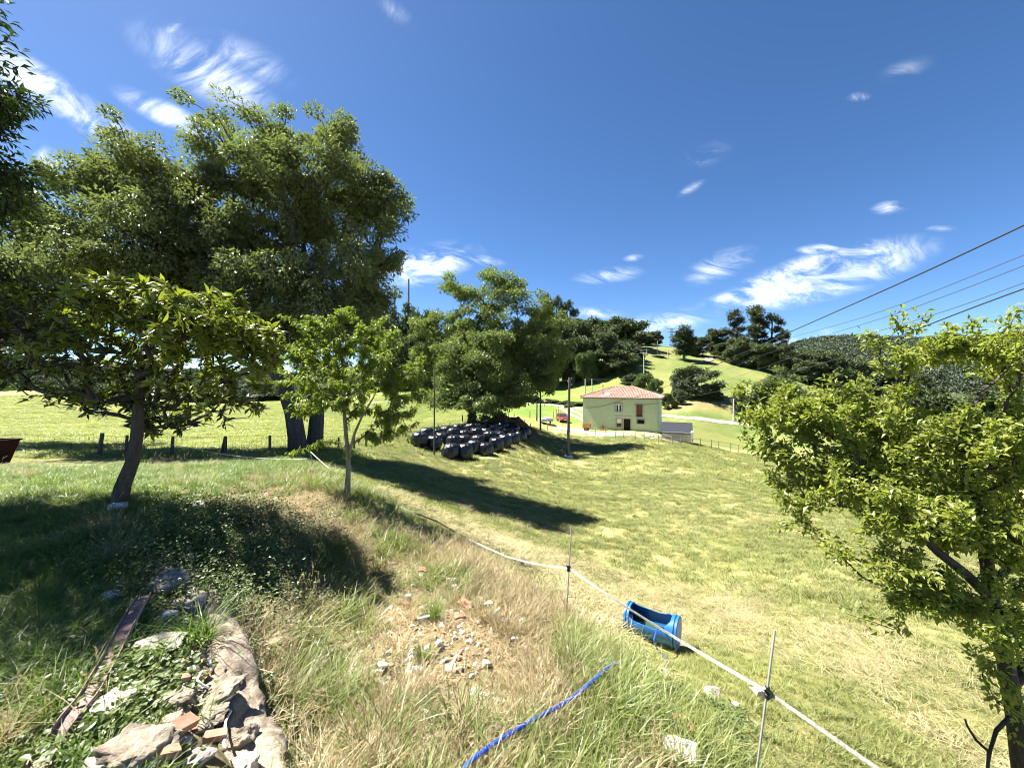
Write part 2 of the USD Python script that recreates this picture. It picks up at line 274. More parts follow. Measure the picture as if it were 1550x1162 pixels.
# lane and drive: thin sheets on the ground
mat('pale_gravel', [(0.3, (.27, .24, .20)), (0.6, (.36, .325, .275)), (0.8, (.44, .40, .345))], 1.5, .95, .02)
def strip(name, px, width, label, lift=0.05, mate='pale_gravel'):
    p = np.array([G(*q) if len(q) == 2 else q for q in px]); s = spline(p[:, :2], 90)
    t = np.gradient(s, axis=0); t /= np.linalg.norm(t, axis=1, keepdims=True); nrm = np.stack([-t[:, 1], t[:, 0]], 1)
    w = np.broadcast_to(width, len(px)); w = np.interp(np.linspace(0, 1, 90), np.linspace(0, 1, len(px)), w)
    k = np.linspace(-.5, .5, 7); q = s[:, None] + nrm[:, None] * (k[None, :, None] * w[:, None, None])
    jag = 1 + .12 * (meshkit.noise(np.column_stack([s * .6, np.zeros(90)]), 4) - .5); q = s[:, None] + (q - s[:, None]) * jag[:, None, None]
    z = ground(q[..., 0], q[..., 1]) + lift
    i, j = np.meshgrid(np.arange(89), np.arange(6), indexing='ij'); a = i * 7 + j
    o = obj(name, (np.dstack([q, z]).reshape(-1, 3), np.stack([a, a + 1, a + 8, a + 7], -1).reshape(-1, 4)), mate, smooth=True)
    tag(o, label, name.split('_')[0], kind='structure'); return o
strip('lane', [(500, 606), (640, 607), (740, 606.5), (790, 609.5), (830, 612.5), (862, 616), (890, 620), (940, 624), (1005, 629.5), (1045, 633), (1084, 637.5), (1130, 642)], 2.0, 'pale country lane running behind the green house')
strip('track', [(846, 617), (858, 624), (872, 631), (890, 641), (905, 650)], 1.0, 'left wheel track of the gravel drive to the house')
strip('track', [(860, 618), (874, 625), (890, 633), (905, 640)], 1.0, 'right wheel track of the gravel drive to the house', .06)
mat('bare_earth', [(0.3, (.20, .15, .10)), (0.7, (.36, .29, .21))], .8, .95)
strip('path', [(1046, 551), (1062, 548.5), (1073, 545.5), (1071, 541), (1062, 537)], [.8, 1.8, 3.0, 2.2, 1.0], 'pale earth track crossing the hillside pasture', .25, 'bare_earth')
yard = [G(845, 651)[:2], G(885, 656.5)[:2], G(940, 662)[:2], G(1000, 666)[:2], G(1030, 668)[:2]]
strip('yard', [(842, 648), (885, 654), (940, 659.5), (1000, 664), (1028, 666)], 3.2, 'pale concrete yard along the front of the house', .07)

# ------------------------------------------------------------------ leaves and trees
def unit(v): return v / np.maximum(np.linalg.norm(v, axis=-1, keepdims=True), 1e-9)
def leaves(pos, d, up, ln, wd, fold=0.25, curve=0.15, full=False):
    d = unit(d); s = unit(np.cross(d, up)); n = np.cross(s, d); ln = np.broadcast_to(ln, len(pos))[:, None]; wd = np.broadcast_to(wd, len(pos))[:, None]
    cv = np.broadcast_to(curve, len(pos))[:, None]
    at = lambda t, w, h: pos + d * ln * t + s * wd * w + n * (h * wd - cv * ln * t * t)
    if not full:
        v = np.stack([pos, at(.45, -.5, fold), at(1, 0, 0), at(.45, .5, fold)], 1); f = np.array([[0, 2, 1], [0, 3, 2]])
    else:
        v = np.stack([pos, at(.5, 0, 0), at(1, 0, 0), at(.22, -.38, fold), at(.58, -.48, fold), at(.22, .38, fold), at(.58, .48, fold)], 1)
        f = np.array([[0, 1, 3], [3, 1, 4], [4, 1, 2], [0, 5, 1], [5, 6, 1], [6, 2, 1]])
    k = v.shape[1]
    return v.reshape(-1, 3), (f[None] + (np.arange(len(pos)) * k)[:, None, None]).reshape(-1, 3)
def skeleton(trunk, attract, rng, from_k=2, seg=0.4, pathw=0.35, bend=0.35, grav=0.0):
    """Nodes and chains that join every attractor to the trunk by the nearest branch."""
    pos = [np.array(p, float) for p in trunk]; par = [-1] + list(range(len(trunk) - 1)); plen = [0.0]
    for k in range(1, len(pos)): plen.append(plen[-1] + np.linalg.norm(pos[k] - pos[k - 1]))
    ok = [k >= from_k for k in range(len(pos))]; chains = [list(range(len(trunk)))]
    top = np.mean(trunk[from_k:], axis=0); attract = attract[np.argsort(np.linalg.norm(attract - top, axis=1) + rng.normal(0, .3, len(attract)))]
    Pn = np.zeros((len(pos) + len(attract) * 14, 3)); PL = np.full(len(Pn), 1e9); n = len(pos); Pn[:n] = pos; PL[:n] = [l if o else 1e9 for l, o in zip(plen, ok)]; par += [0] * (len(Pn) - n)
    for a in attract:
        dv = Pn[:n] - a; c = np.linalg.norm(dv, axis=1); cost = c + pathw * PL[:n] + 0.7 * np.maximum(dv[:, 2], 0)
        k = int(np.argmin(cost)); L = c[k]; m = int(np.clip(math.ceil(L / seg), 1, 12))
        pd = unit(Pn[k] - Pn[par[k]]) if k else np.array([0, 0, 1.0])
        t = np.linspace(0, 1, m + 1)[1:, None]; ctrl = Pn[k] + pd * L * bend + np.array([0, 0, .12 * L])
        q = (1 - t) ** 2 * Pn[k] + 2 * t * (1 - t) * ctrl + t * t * a + rng.normal(0, .03, (m, 3)) * L * np.sin(t * math.pi)
        ch = [k]
        for e in range(m):
            par[n] = ch[-1]; Pn[n] = q[e]; PL[n] = PL[ch[-1]] + L / m if PL[ch[-1]] < 1e8 else L / m; ch.append(n); n += 1
        chains.append(ch)
    cnt = np.zeros(n); 
    for ch in chains: cnt[ch[-1]] += 1
    for k in range(n - 1, 0, -1): cnt[par[k]] += cnt[k]
    return Pn[:n], np.array(par[:n]), cnt, chains
def wood(Pn, cnt, chains, r_base, r_tip, ex=0.45, sides=6, flare=1.35, rough=0.0, rng=None):
    rad = np.maximum(r_tip, r_base * (cnt / cnt[0]) ** ex); out = []
    for k, ch in enumerate(chains):
        r = rad[ch].copy(); p = Pn[ch]
        if k == 0:
            r = r_base * np.linspace(1, max(.45, rad[ch[-1]] / r_base), len(ch)); r[0] *= flare; r[1:2] *= 1.06
        else: r[0] = min(r[0], r[1] * 1.25) if len(r) > 1 else r[0]; r[-1] = r_tip * .6
        if len(ch) > 2: p = p.copy()
        out.append(tube(p, r, sides + (4 if k == 0 else 0) if r.max() > r_base * .25 else 4, cap=k == 0))
    return cat(out)
def ell_points(E, n, rng, shell=0.35, boughs=0, rb=1.2):
    """n points in a union of ellipsoids [(centre, radii)], crowded towards the outside."""
    if boughs:
        b = ell_points([(c_, np.maximum(np.asarray(r_, float) - .4 * rb * np.array([1, 1, .5]), .65 * np.asarray(r_, float))) for c_, r_ in E], boughs, rng, shell); k = rng.integers(0, boughs, n); return b[k] + unit(rng.normal(size=(n, 3))) * (rng.random(n) ** .4)[:, None] * np.array([rb, rb, rb * .55]) * rng.uniform(.6, 1.3, boughs)[k][:, None]
    E = [(np.asarray(c, float), np.asarray(r, float)) for c, r in E]; w = np.array([np.prod(r) ** .75 for _, r in E]); k = rng.choice(len(E), n, p=w / w.sum())
    u = unit(rng.normal(size=(n, 3))); rr = rng.random(n) ** shell
    return np.array([E[a][0] for a in k]) + u * rr[:, None] * np.array([E[a][1] for a in k])
def clump_leaves(tips, n_each, cr, ln, wd, rng, droop=0.3, center=None, flat_=0.7, full=False, fold=.25, curve=.15, outw=.5, jl=.3):
    n = len(tips) * n_each; t = np.repeat(tips, n_each, axis=0); size = np.repeat(rng.uniform(.6, 1.35, len(tips)), n_each)[:, None]
    off = unit(rng.normal(size=(n, 3))) * (rng.random(n) ** .45)[:, None] * np.array([1, 1, flat_]) * cr * size; pos = t + off
    d = unit(off) * .7 + rng.normal(size=(n, 3)) * .6 + np.array([0, 0, -droop])
    if center is not None: d += outw * unit(t - center)
    up = unit(rng.normal(size=(n, 3)) * .55 + np.array([0, 0, 1.0]) + (.4 * unit(t - center) if center is not None else 0))
    s = rng.uniform(1 - jl, 1 + jl, n)
    return leaves(pos, d, up, ln * s, wd * s, fold, curve, full)
def ellpx(L, D, base):
    """Crown lobes from photo pixels: (px, py, rx, ry, depth offset, depth radius factor)."""
    out = []
    for px, py, rx, ry, *o in L:
        dd, kf = (o[0] if o else 0), (o[1] if len(o) > 1 else 1.0)
        d = D + dd; c = P(px, py, d); out.append((c - base, np.array([rx * d / F, rx * d / F * kf, ry * d / F])))
    return out
bark = lambda nm, c, s=9: mat(nm, [(0.28, tuple(.55 * np.array(c))), (0.5, c), (0.72, tuple(1.5 * np.array(c)))], s, .9, .03, stretch=(1, 1, .3))
bark('ash_bark', (.042, .036, .029)); bark('loquat_bark', (.055, .042, .032), 14); bark('sapling_bark', (.20, .165, .12), 16); bark('plum_bark', (.055, .045, .038), 20); bark('grey_bark', (.14, .125, .10), 4)
leafmat('ash_leaf', [(0, (.115, .132, .070)), (.5, (.185, .208, .10)), (1, (.32, .345, .165))], .4, .42, nscale=.35)
leafmat('centre_ash_leaf', [(0, (.105, .135, .052)), (.5, (.18, .22, .078)), (1, (.31, .35, .13))], .4, .45, nscale=.3)
leafmat('loquat_leaf', [(0, (.12, .135, .030)), (.45, (.26, .28, .045)), (.75, (.42, .43, .07)), (1, (.56, .56, .11))], .5, .32, nscale=.6, spec=.5)  # bright loquat copy, sunlight put into the leaf colour
leafmat('loquat_old_leaf', [(0, (.030, .038, .014)), (.6, (.065, .078, .022)), (1, (.16, .17, .036))], 0.25, .32, nscale=.6, spec=.5)  # dark loquat copy, shade put into the leaf colour
leafmat('sapling_leaf', [(0, (.14, .18, .034)), (.5, (.24, .29, .048)), (.85, (.34, .37, .06)), (1, (.46, .42, .065))], 0.45, .42, nscale=.8)
leafmat('plum_leaf', [(0, (.20, .23, .055)), (.5, (.36, .385, .09)), (.85, (.50, .49, .12)), (1, (.60, .54, .11))], .5, .38, nscale=1.0)
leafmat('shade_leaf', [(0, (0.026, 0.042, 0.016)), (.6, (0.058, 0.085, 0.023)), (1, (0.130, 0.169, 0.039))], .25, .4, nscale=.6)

def view_tree(name, label, base, trunk, lobes, n_att, r_base, r_tip, leaf, n_each, cr, ln, wd, mats, seed, droop=.3, seg=.5, from_k=2, full=False, curve=.15, fold=.25, pathw=.35, shell=.4, group=None, flat_=.7, outw=.5, boughs=0, rb=1.2):
    rng = np.random.default_rng(seed); t = thing(name, label, 'tree', base, group=group)
    att = ell_points(lobes, n_att, rng, shell, boughs, rb)
    Pn, par, cnt, ch = skeleton(np.array(trunk, float), att, rng, from_k, seg, pathw)
    tips = np.array([Pn[c[-1]] for c in ch[1:]]); cen = np.mean(tips, axis=0)
    obj('trunk', wood(Pn, cnt, ch, r_base, r_tip), mats[0], t, smooth=50)
    mids = np.array([Pn[c[len(c) // 2]] for c in ch[1:] if len(c) > 4]); T = np.vstack([tips, mids[rng.random(len(mids)) < .3]]) if len(mids) else tips
    obj('crown', clump_leaves(T, n_each, cr, ln, wd, rng, droop, cen, flat_, full, fold, curve, outw), mats[1], t)
    return t, Pn, ch, cen
# two tall ash trees standing close together beside the left fence, a third behind them
bB = G(476, 684); DB = bB[1]
lob = ellpx([(390, 225, 88, 55), (365, 262, 70, 45, .5), (470, 270, 105, 70, -1, .9), (560, 345, 62, 80, 0), (597, 395, 34, 58), (520, 430, 95, 65, -1), (450, 350, 110, 85, 1.5), (560, 300, 30, 35), (400, 430, 90, 60, -2), (560, 475, 60, 45, 1), (500, 210, 40, 30, 1), (480, 475, 80, 45, -2), (430, 490, 80, 40, 1), (540, 490, 60, 40, 2), (415, 510, 70, 28, .5), (500, 510, 60, 25, -.5)], DB, bB)
s = DB / F
view_tree('ash_tree', 'tallest dark green ash tree, its crown peaking above the small fruit trees', bB, [(0, 0, -.4), (.05, 0, .8), (.1, .1, 2.2), (-.1, .1, 3.6), (-.5, .2, 5.2), (-.7, .1, 7.0), (-.9, 0, 9.0)], lob, 900, .44, .018, 'x', 130, .66, .22, .09, ('ash_bark', 'ash_leaf'), 1, .35, .7, 3, boughs=230, rb=1.4)
bA = G(452, 686); DA = bA[1]
lob = ellpx([(215, 262, 85, 42), (150, 300, 75, 45), (285, 275, 65, 45), (110, 345, 75, 50, .5), (260, 350, 95, 65, -1), (200, 400, 120, 55, -1), (75, 400, 75, 50, 1), (330, 400, 90, 60, 1), (300, 330, 80, 60, 2), (60, 345, 40, 35), (340, 470, 80, 45, 1.5), (250, 450, 90, 40, 1), (120, 440, 80, 40, 1)], DA, bA)
view_tree('ash_tree', 'broad ash tree leaning left behind the glossy-leaved fruit tree', bA, [(0, 0, -.4), (-.1, 0, .9), (-.3, 0, 2.2), (-.8, .1, 3.6), (-1.6, .2, 5.0), (-2.8, .2, 6.5), (-4.2, .2, 7.6)], lob, 900, .42, .018, 'x', 130, .66, .22, .09, ('ash_bark', 'ash_leaf'), 2, .35, .7, 3, boughs=230, rb=1.4)
bC = on(-33.5, 25.0)
lob = [((0, 0, 11.5), (4.0, 4, 3.2)), ((2.5, 0, 9.0), (4, 4, 3)), ((-3, 1, 9), (4, 4, 3)), ((4.2, 0, 7.5), (3, 3, 2.0)), ((0, 0, 6.5), (4, 4, 2.0))]
view_tree('ash_tree', 'ash tree at the left edge of the picture behind the fence', bC, [(0, 0, -.4), (0, 0, 1), (.1, 0, 2.5), (.2, .1, 4.2), (.2, .1, 6.5), (.1, .1, 9)], lob, 420, .4, .02, 'x', 110, .7, .24, .10, ('ash_bark', 'ash_leaf'), 3, .35, .8, 3, boughs=70, rb=1.2)
# the ash behind the bales
bD = G(714, 642); DD = bD[1]
lob = ellpx([(690, 424, 40, 46), (768, 415, 46, 44), (730, 470, 70, 60), (660, 490, 45, 55), (800, 500, 45, 60), (745, 540, 90, 60, -2), (680, 560, 60, 50, -1), (815, 560, 42, 55), (830, 525, 34, 48), (808, 470, 42, 40), (790, 440, 36, 32), (740, 590, 85, 40, -2), (715, 600, 60, 26, -3), (760, 612, 50, 18, -1), (720, 520, 90, 70, 3), (640, 540, 35, 50, 1), (785, 600, 45, 22), (672, 600, 28, 20)], DD, bD)
view_tree('ash_tree', 'rounded mid green ash tree standing over the black wrapped bales', bD, [(0, 0, -.4), (.05, 0, 1.2), (.1, .1, 3), (.3, .1, 5), (.6, .2, 8), (1.0, .2, 11)], lob, 860, .5, .02, 'x', 130, .80, .30, .15, ('ash_bark', 'centre_ash_leaf'), 4, .3, .8, 2, boughs=210, rb=1.9)

# loquat: rosettes of long leaves
def rosettes(tips, dirs, n, ln, wd, rng, spread=.75):
    k = np.repeat(np.arange(len(tips)), n); ax = unit(dirs)[k]; r = rng.normal(size=(len(k), 3)); r -= ax * (r * ax).sum(1, keepdims=True); r = unit(r)
    el = rng.uniform(-.25, .9, len(k))[:, None]; d = r * spread + ax * el; s = rng.uniform(.65, 1.15, len(k))
    return leaves(tips[k] - ax * rng.uniform(0, .10, len(k))[:, None], d, ax + .3 * rng.normal(size=(len(k), 3)), ln * s, wd * s, .12, .28, True)
rng = np.random.default_rng(11)
bL = G(176, 764); DL = bL[1]
lob = ellpx([(235, 462, 105, 38, -.4), (130, 480, 90, 50, -.2), (40, 485, 80, 60, 0), (-10, 460, 60, 40, 0), (60, 450, 60, 30, 0), (330, 505, 75, 38, 0), (215, 530, 130, 50, 0), (90, 560, 80, 40, .3), (285, 590, 95, 38, .3), (355, 570, 55, 50, .3), (-60, 500, 90, 80, .2), (180, 600, 110, 26, .5), (260, 635, 60, 20, .5), (385, 555, 45, 45, .2), (330, 620, 75, 26, .4), (210, 640, 40, 14, .5)], DL, bL)
tl = thing('loquat_tree', 'dark broad fruit tree with long leaves and bent trunk at left', 'tree', bL)
tw = lambda px, py, dd=0: P(px, py, DL + dd) - bL
att = np.vstack([ell_points(lob, 640, rng, .42), ell_points(ellpx([(260, 455, 100, 26, -.5), (350, 490, 65, 26, -.3), (385, 530, 35, 30, -.2), (300, 500, 90, 30, -.6)], DL, bL), 170, rng, .3)])
Pn, par, cnt, ch = skeleton(np.array([(0, 0, -.15), tw(186, 735), tw(200, 700), tw(207, 660), tw(209, 620), tw(212, 585)]), att, rng, 3, .22, .30, .3)
obj('trunk', wood(Pn, cnt, ch, .105, .007, .42, 7, 1.3), 'loquat_bark', tl, smooth=50)
tips = np.array([Pn[c[-1]] for c in ch[1:]]); dr = np.array([Pn[c[-1]] - Pn[c[-2]] for c in ch[1:]])
dr = unit(unit(dr) + np.array([0, 0, .8]) + .25 * unit(tips - tips.mean(0)))
hz = (tips[:, 2] - tips[:, 2].min()) / np.ptp(tips[:, 2])
xr = sstep(tw(70, 500)[0], tw(270, 500)[0], tips[:, 0]); new = rng.random(len(tips)) < (.12 + .85 * sstep(.1, .55, hz)) * (.18 + .82 * xr)  # upper and right-hand tips get the sunlit colour, the rest the shaded one
obj('crown', rosettes(tips[new], dr[new], 15, .175, .052, rng), 'loquat_leaf', tl)
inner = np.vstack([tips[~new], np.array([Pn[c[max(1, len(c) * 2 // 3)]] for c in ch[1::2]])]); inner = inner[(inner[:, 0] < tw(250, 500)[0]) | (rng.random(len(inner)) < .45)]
obj('inner_leaves', rosettes(inner, unit(rng.normal(size=inner.shape) * .5 + np.array([0, 0, .7])), 9, .16, .050, rng, .9), 'loquat_old_leaf', tl)  # inside and left-hand rosettes, darkened by colour as if shaded

# drooping-leaved young tree in the middle
rng = np.random.default_rng(12)
bS = G(525, 748); DS = bS[1]; ts = lambda px, py, dd=0: P(px, py, DS + dd) - bS
tS = thing('fruit_tree', 'young fruit tree with drooping bright leaves and thin pale forked trunk', 'tree', bS)
lob = ellpx([(470, 490, 45, 30), (555, 505, 60, 35), (510, 530, 85, 42), (595, 545, 45, 42), (455, 560, 45, 45), (530, 590, 105, 45, -.2), (620, 600, 36, 45), (450, 600, 35, 40), (470, 610, 45, 25), (590, 635, 50, 25), (500, 560, 80, 60, .5), (635, 565, 22, 40, .2), (600, 645, 45, 25), (645, 610, 14, 25), (520, 470, 35, 18)], DS, bS)
att = ell_points(lob, 330, rng, .45)
att = np.vstack([att, [ts(435, 688), ts(465, 678), ts(480, 672), ts(500, 668, .2), ts(560, 660), ts(570, 668, -.2)]])
Pn, par, cnt, ch = skeleton(np.array([(0, 0, -.1), ts(527, 720), ts(527, 690), ts(523, 650), ts(520, 610), ts(519, 570), ts(517, 530)]), att, rng, 2, .25, .28, .45)
fork = np.array([ts(527, 690), ts(537, 655, -.1), ts(548, 630, -.15), ts(566, 600, -.2), ts(580, 570, -.2)])
obj('trunk', cat([wood(Pn, cnt, ch, .058, .0045, .45, 6, 1.35), tube(fork, [.036, .03, .024, .016, .007], 6)]), 'sapling_bark', tS, smooth=50)
pts, ds = [], []
for c in ch[1:]:
    q = Pn[c]; q = q[-min(len(q), 5):]; m = 74; t = rng.random(m); k = np.minimum((t * (len(q) - 1)).astype(int), len(q) - 2) if len(q) > 1 else np.zeros(m, int)
    fr = (t * (len(q) - 1) - k)[:, None]; pts.append(q[k] * (1 - fr) + q[k + 1] * fr + rng.normal(0, .035, (m, 3))); ds.append(unit(rng.normal(size=(m, 3)) * np.array([.75, .75, .3]) + np.array([0, 0, -.62]) + .5 * unit(q[-1] - q[0])))
pts, ds = np.vstack(pts), np.vstack(ds); sc = rng.uniform(.6, 1.2, len(pts))
obj('crown', leaves(pts, ds, unit(rng.normal(size=pts.shape) * .4 + np.array([0, 0, 1.]) + ds * .6), .100 * sc, .034 * sc, .18, rng.uniform(.05, .45, len(pts)), True), 'sapling_leaf', tS)

# plum on the slope at the right edge, close to the camera
rng = np.random.default_rng(13)
DPl = 3.5; bP = on(4.42, 3.5); tp = lambda px, py, dd=0: P(px, py, DPl + dd) - bP
tP = thing('plum_tree', 'sunlit light green plum tree filling the right edge of the picture', 'tree', bP)
lob = ellpx([(1440, 530, 95, 32, .2), (1520, 545, 70, 50, .2), (1330, 590, 60, 28, .3), (1210, 628, 70, 42, .5), (1165, 640, 50, 36, .6), (1185, 740, 40, 25, .4), (1290, 650, 90, 50, .3), (1390, 660, 110, 70, .1), (1500, 680, 90, 95, 0), (1600, 650, 80, 120, .2), (1270, 722, 100, 48, .2), (1370, 770, 110, 55, -.1), (1490, 810, 90, 80, -.2), (1225, 785, 55, 18, .1), (1330, 845, 80, 40, -.2), (1440, 900, 75, 45, -.3), (1530, 900, 50, 60, -.2), (1340, 930, 40, 16, -.2), (1400, 720, 130, 90, .8), (1600, 800, 70, 120, .3), (1480, 950, 50, 45, -.3), (1545, 960, 45, 60, -.3), (1525, 1060, 35, 30, -.2), (1420, 930, 45, 25, -.3), (1150, 600, 35, 22, .8), (1180, 690, 45, 30, .5)], DPl, bP)
att = np.vstack([ell_points(lob, 1550, rng, .5, 520, .28), [tp(1355, 478, .1), tp(1358, 500, .1), tp(1398, 478, .1), tp(1390, 500, .1), tp(1296, 505, .3), tp(1315, 520, .3), tp(1476, 488), tp(1470, 500), tp(1545, 468), tp(1535, 480), tp(1515, 490), tp(1435, 495, .2), tp(1118, 588, .8), tp(1105, 592, .8), tp(1470, 985, -.1), tp(1490, 1000, -.1), tp(1500, 1010, -.1), tp(1530, 1060, -.1), tp(1545, 1130, -.1)]])
Pn, par, cnt, ch = skeleton(np.array([(0, 0, -.2), tp(1550, 1180), tp(1538, 1090), tp(1522, 1000), tp(1505, 930), tp(1497, 880), tp(1490, 820), tp(1475, 750), tp(1450, 690)]), att, rng, 4, .16, .30, .35)
limb1 = np.array([tp(1500, 905), tp(1462, 868, -.15), tp(1420, 835, -.2), tp(1370, 785, -.15), tp(1335, 748, -.05), tp(1300, 715, .1)]); limb2 = np.array([tp(1530, 1040), tp(1560, 1000), tp(1600, 930, .1), tp(1620, 850, .1)])
limb3 = np.array([tp(1545, 1078), tp(1528, 1085, -.1), tp(1508, 1105, -.15), tp(1497, 1140, -.2), tp(1493, 1180, -.2)]); limb4 = np.array([tp(1500, 1140, -.2), tp(1478, 1120, -.15), tp(1464, 1098, -.1), tp(1461, 1088, -.1)])
obj('trunk', cat([wood(Pn, cnt, ch, .072, .0028, .42, 8, 1.2), tube(limb1, [.045, .038, .033, .026, .019, .01], 7), tube(limb2, [.045, .04, .03, .02], 7), tube(limb3, [.02, .018, .016, .014, .01], 6), tube(limb4, [.012, .011, .009, .007], 6)]), 'plum_bark', tP, smooth=50)
pts, ds = [], []
for c in ch[1:]:
    q = Pn[c]; q = q[-min(len(q), 8):]; m = 44; t = rng.random(m) ** .7; k = np.minimum((t * (len(q) - 1)).astype(int), max(len(q) - 2, 0)); fr = (t * (len(q) - 1) - k)[:, None]
    k2 = np.minimum(k + 1, len(q) - 1); ax = unit(q[-1] - q[0]); pts.append(q[k] * (1 - fr) + q[k2] * fr + rng.normal(0, .030, (m, 3))); r = rng.normal(size=(m, 3)); ds.append(unit(unit(r) * .8 + ax * .7 + np.array([0, 0, -.15])))
pts, ds = np.vstack(pts), np.vstack(ds); sc = rng.uniform(.4, 1.3, len(pts))
obj('crown', leaves(pts, ds, unit(rng.normal(size=pts.shape) * .5 + np.array([0, 0, 1.])), .054 * sc, .031 * sc * rng.uniform(.75, 1.15, len(pts)), .22, rng.uniform(-.1, .5, len(pts))), 'plum_leaf', tP)

# tree mostly outside the left edge: it throws the deep shade at lower left
rng = np.random.default_rng(14); bE = on(-10.0, 6.2)
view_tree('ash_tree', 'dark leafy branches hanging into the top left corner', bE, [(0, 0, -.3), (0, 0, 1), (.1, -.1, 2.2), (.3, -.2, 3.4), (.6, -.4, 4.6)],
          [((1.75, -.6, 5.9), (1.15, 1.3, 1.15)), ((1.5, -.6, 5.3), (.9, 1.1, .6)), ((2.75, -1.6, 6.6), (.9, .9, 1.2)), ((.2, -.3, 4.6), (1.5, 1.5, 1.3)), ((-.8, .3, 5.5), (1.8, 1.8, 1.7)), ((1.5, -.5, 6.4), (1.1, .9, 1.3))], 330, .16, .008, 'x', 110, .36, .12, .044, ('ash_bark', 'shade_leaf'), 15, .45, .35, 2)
# ------------------------------------------------------------------ the green house
flat('green_render', (.40, .475, .32), .9, .15); flat('stone_trim', (.30, .29, .27), .85, .2); flat('white_frame', (.78, .78, .76), .4); flat('brown_shutter', (.17, .055, .03), .55); flat('dark_room', (.02, .018, .017), .9, .1)
flat('pale_lintel', (.50, .50, .38), .9, .1); flat('zinc', (.30, .31, .31), .45, .5, .6); flat('white_blind', (.75, .74, .70), .6); flat('dark_gap', (.03, .03, .03), .9)
mat('roof_tile', [(0.25, (.29, .165, .125)), (0.5, (.40, .255, .20)), (0.75, (.52, .375, .31))], 1.3, .85, island=.28)
usdkit.material(stage, '/World/Looks/window_glass', {'f': ('fresnel', {'IOR': 1.5}), 't': ('transparent_bsdf', {}), 'g': ('glossy_bsdf', {'roughness': .03, 'color': (.9, .9, .9)}), 'm': ('mix_closure', {})},
                [('f.fac', 'm.fac'), ('t.BSDF', 'm.closure1'), ('g.BSDF', 'm.closure2')], surface='m.closure')
HR = G(998, 656); HR[2] = -.05
HU = unit(np.array([-.92, .39, 0])); HW = np.array([.39, .92, 0]); HZ = np.array([0, 0, 1.0])   # along the front to the left, into the depth, up
HL, HD, HH = 11.7, 8.6, 5.45
def facade(px, py):
    d = P(px, py, 1.0) - [0, 0, CZ]; n = HW; t = ((HR - [0, 0, CZ]) @ n) / (d @ n); q = np.array([0, 0, CZ]) + d * t - HR
    return q @ HU, q[2]
rz = math.atan2(HU[1], HU[0])
hs = thing('green_house', 'pale green two-storey house with hipped red tile roof', 'house', HR, rz)
# local axes: x along the front (to the left), y towards the viewer (so the body is at y < 0), z up
crop = lambda cx, cy: facade(800 + cx / 7.75, 560 + cy / 7.75)
def rect(a, b): (u0, z1), (u1, z0) = crop(*a), crop(*b); return min(u0, u1), max(u0, u1), min(z0, z1), max(z0, z1)
OP = {'upper': rect((1022, 398), (1092, 485)), 'shutter': rect((1265, 405), (1335, 547)), 'lower': rect((1034, 565), (1090, 665)), 'door': rect((1117, 570), (1195, 716)), 'wide': rect((1275, 580), (1358, 628))}
OP['door'] = (*OP['door'][:2], .02, OP['door'][3])
body = m3.Manifold.cube((HL, HD, HH + .8), False).translate((0, -HD, -.8))
for u0, u1, z0, z1 in OP.values(): body = body - m3.Manifold.cube((u1 - u0, .5, z1 - z0), False).translate((u0, -.35, z0))
obj('wall', body, 'green_render', hs)
def framed(nm, u0, u1, z0, z1, w, d, mate, parent, y=0.0, sill=True):
    b = [box(w, d, z1 - z0 + (2 * w if sill else w), (u0 - w / 2, y, (z0 + z1 + (0 if sill else w)) / 2)), box(w, d, z1 - z0 + (2 * w if sill else w), (u1 + w / 2, y, (z0 + z1 + (0 if sill else w)) / 2)), box(u1 - u0, d, w, ((u0 + u1) / 2, y, z1 + w / 2))]
    if sill: b.append(box(u1 - u0, d, w, ((u0 + u1) / 2, y, z0 - w / 2)))
    return obj(nm, cat(b), mate, parent)
for k, (u0, u1, z0, z1) in OP.items():
    nm = {'upper': 'window', 'lower': 'window', 'wide': 'window', 'shutter': 'balcony_door', 'door': 'door'}[k]
    lab = {'upper': 'small white framed upper window', 'lower': 'lower window with its white blind half down', 'wide': 'low wide dark window', 'shutter': 'tall closed brown shutter door on the upper floor', 'door': 'open dark doorway'}[k]
    back = obj(nm, cat([box(u1 - u0 - .01, .04, z1 - z0 - .01, ((u0 + u1) / 2, -.29, (z0 + z1) / 2))]), 'brown_shutter' if k == 'shutter' else 'dark_room', hs, label=lab)
    framed('surround', u0, u1, z0, z1, .13, .10, 'stone_trim', back, .045, k != 'door')
    if k == 'upper':
        for e in (0, 1):
            m0 = u0 + (u1 - u0) * e / 2; framed('casement', m0 + .11, m0 + (u1 - u0) / 2 - .11, z0 + .12, z1 - .12, .10, .06, 'white_frame', back, -.16)
        obj('pane', box(u1 - u0 - .02, .008, z1 - z0 - .02, ((u0 + u1) / 2, -.2, (z0 + z1) / 2)), 'window_glass', back)
    if k == 'lower':
        zz = z0 + (z1 - z0) * .42; obj('blind', cat([box(u1 - u0 - .02, .03, .11, ((u0 + u1) / 2, -.16, zz + .06 + .115 * q)) for q in range(int((z1 - zz) / .115))]), 'white_blind', back)
        obj('pane', box(u1 - u0 - .02, .008, z1 - z0 - .02, ((u0 + u1) / 2, -.2, (z0 + z1) / 2)), 'window_glass', back)
    if k == 'shutter':
        for q in range(5): w = (u1 - u0) / 5; obj('plank', box(w - .025, .04, z1 - z0 - .06, (u0 + w * (q + .5), -.24, (z0 + z1) / 2)), 'brown_shutter', back)
u0, u1, z0, z1 = OP['door']; l0 = OP['lower'][1]
obj('lintel', box(l0 - u0 + .5, .09, .22, ((l0 + u0) / 2, .047, z1 + .13 + .115)), 'pale_lintel', hs)
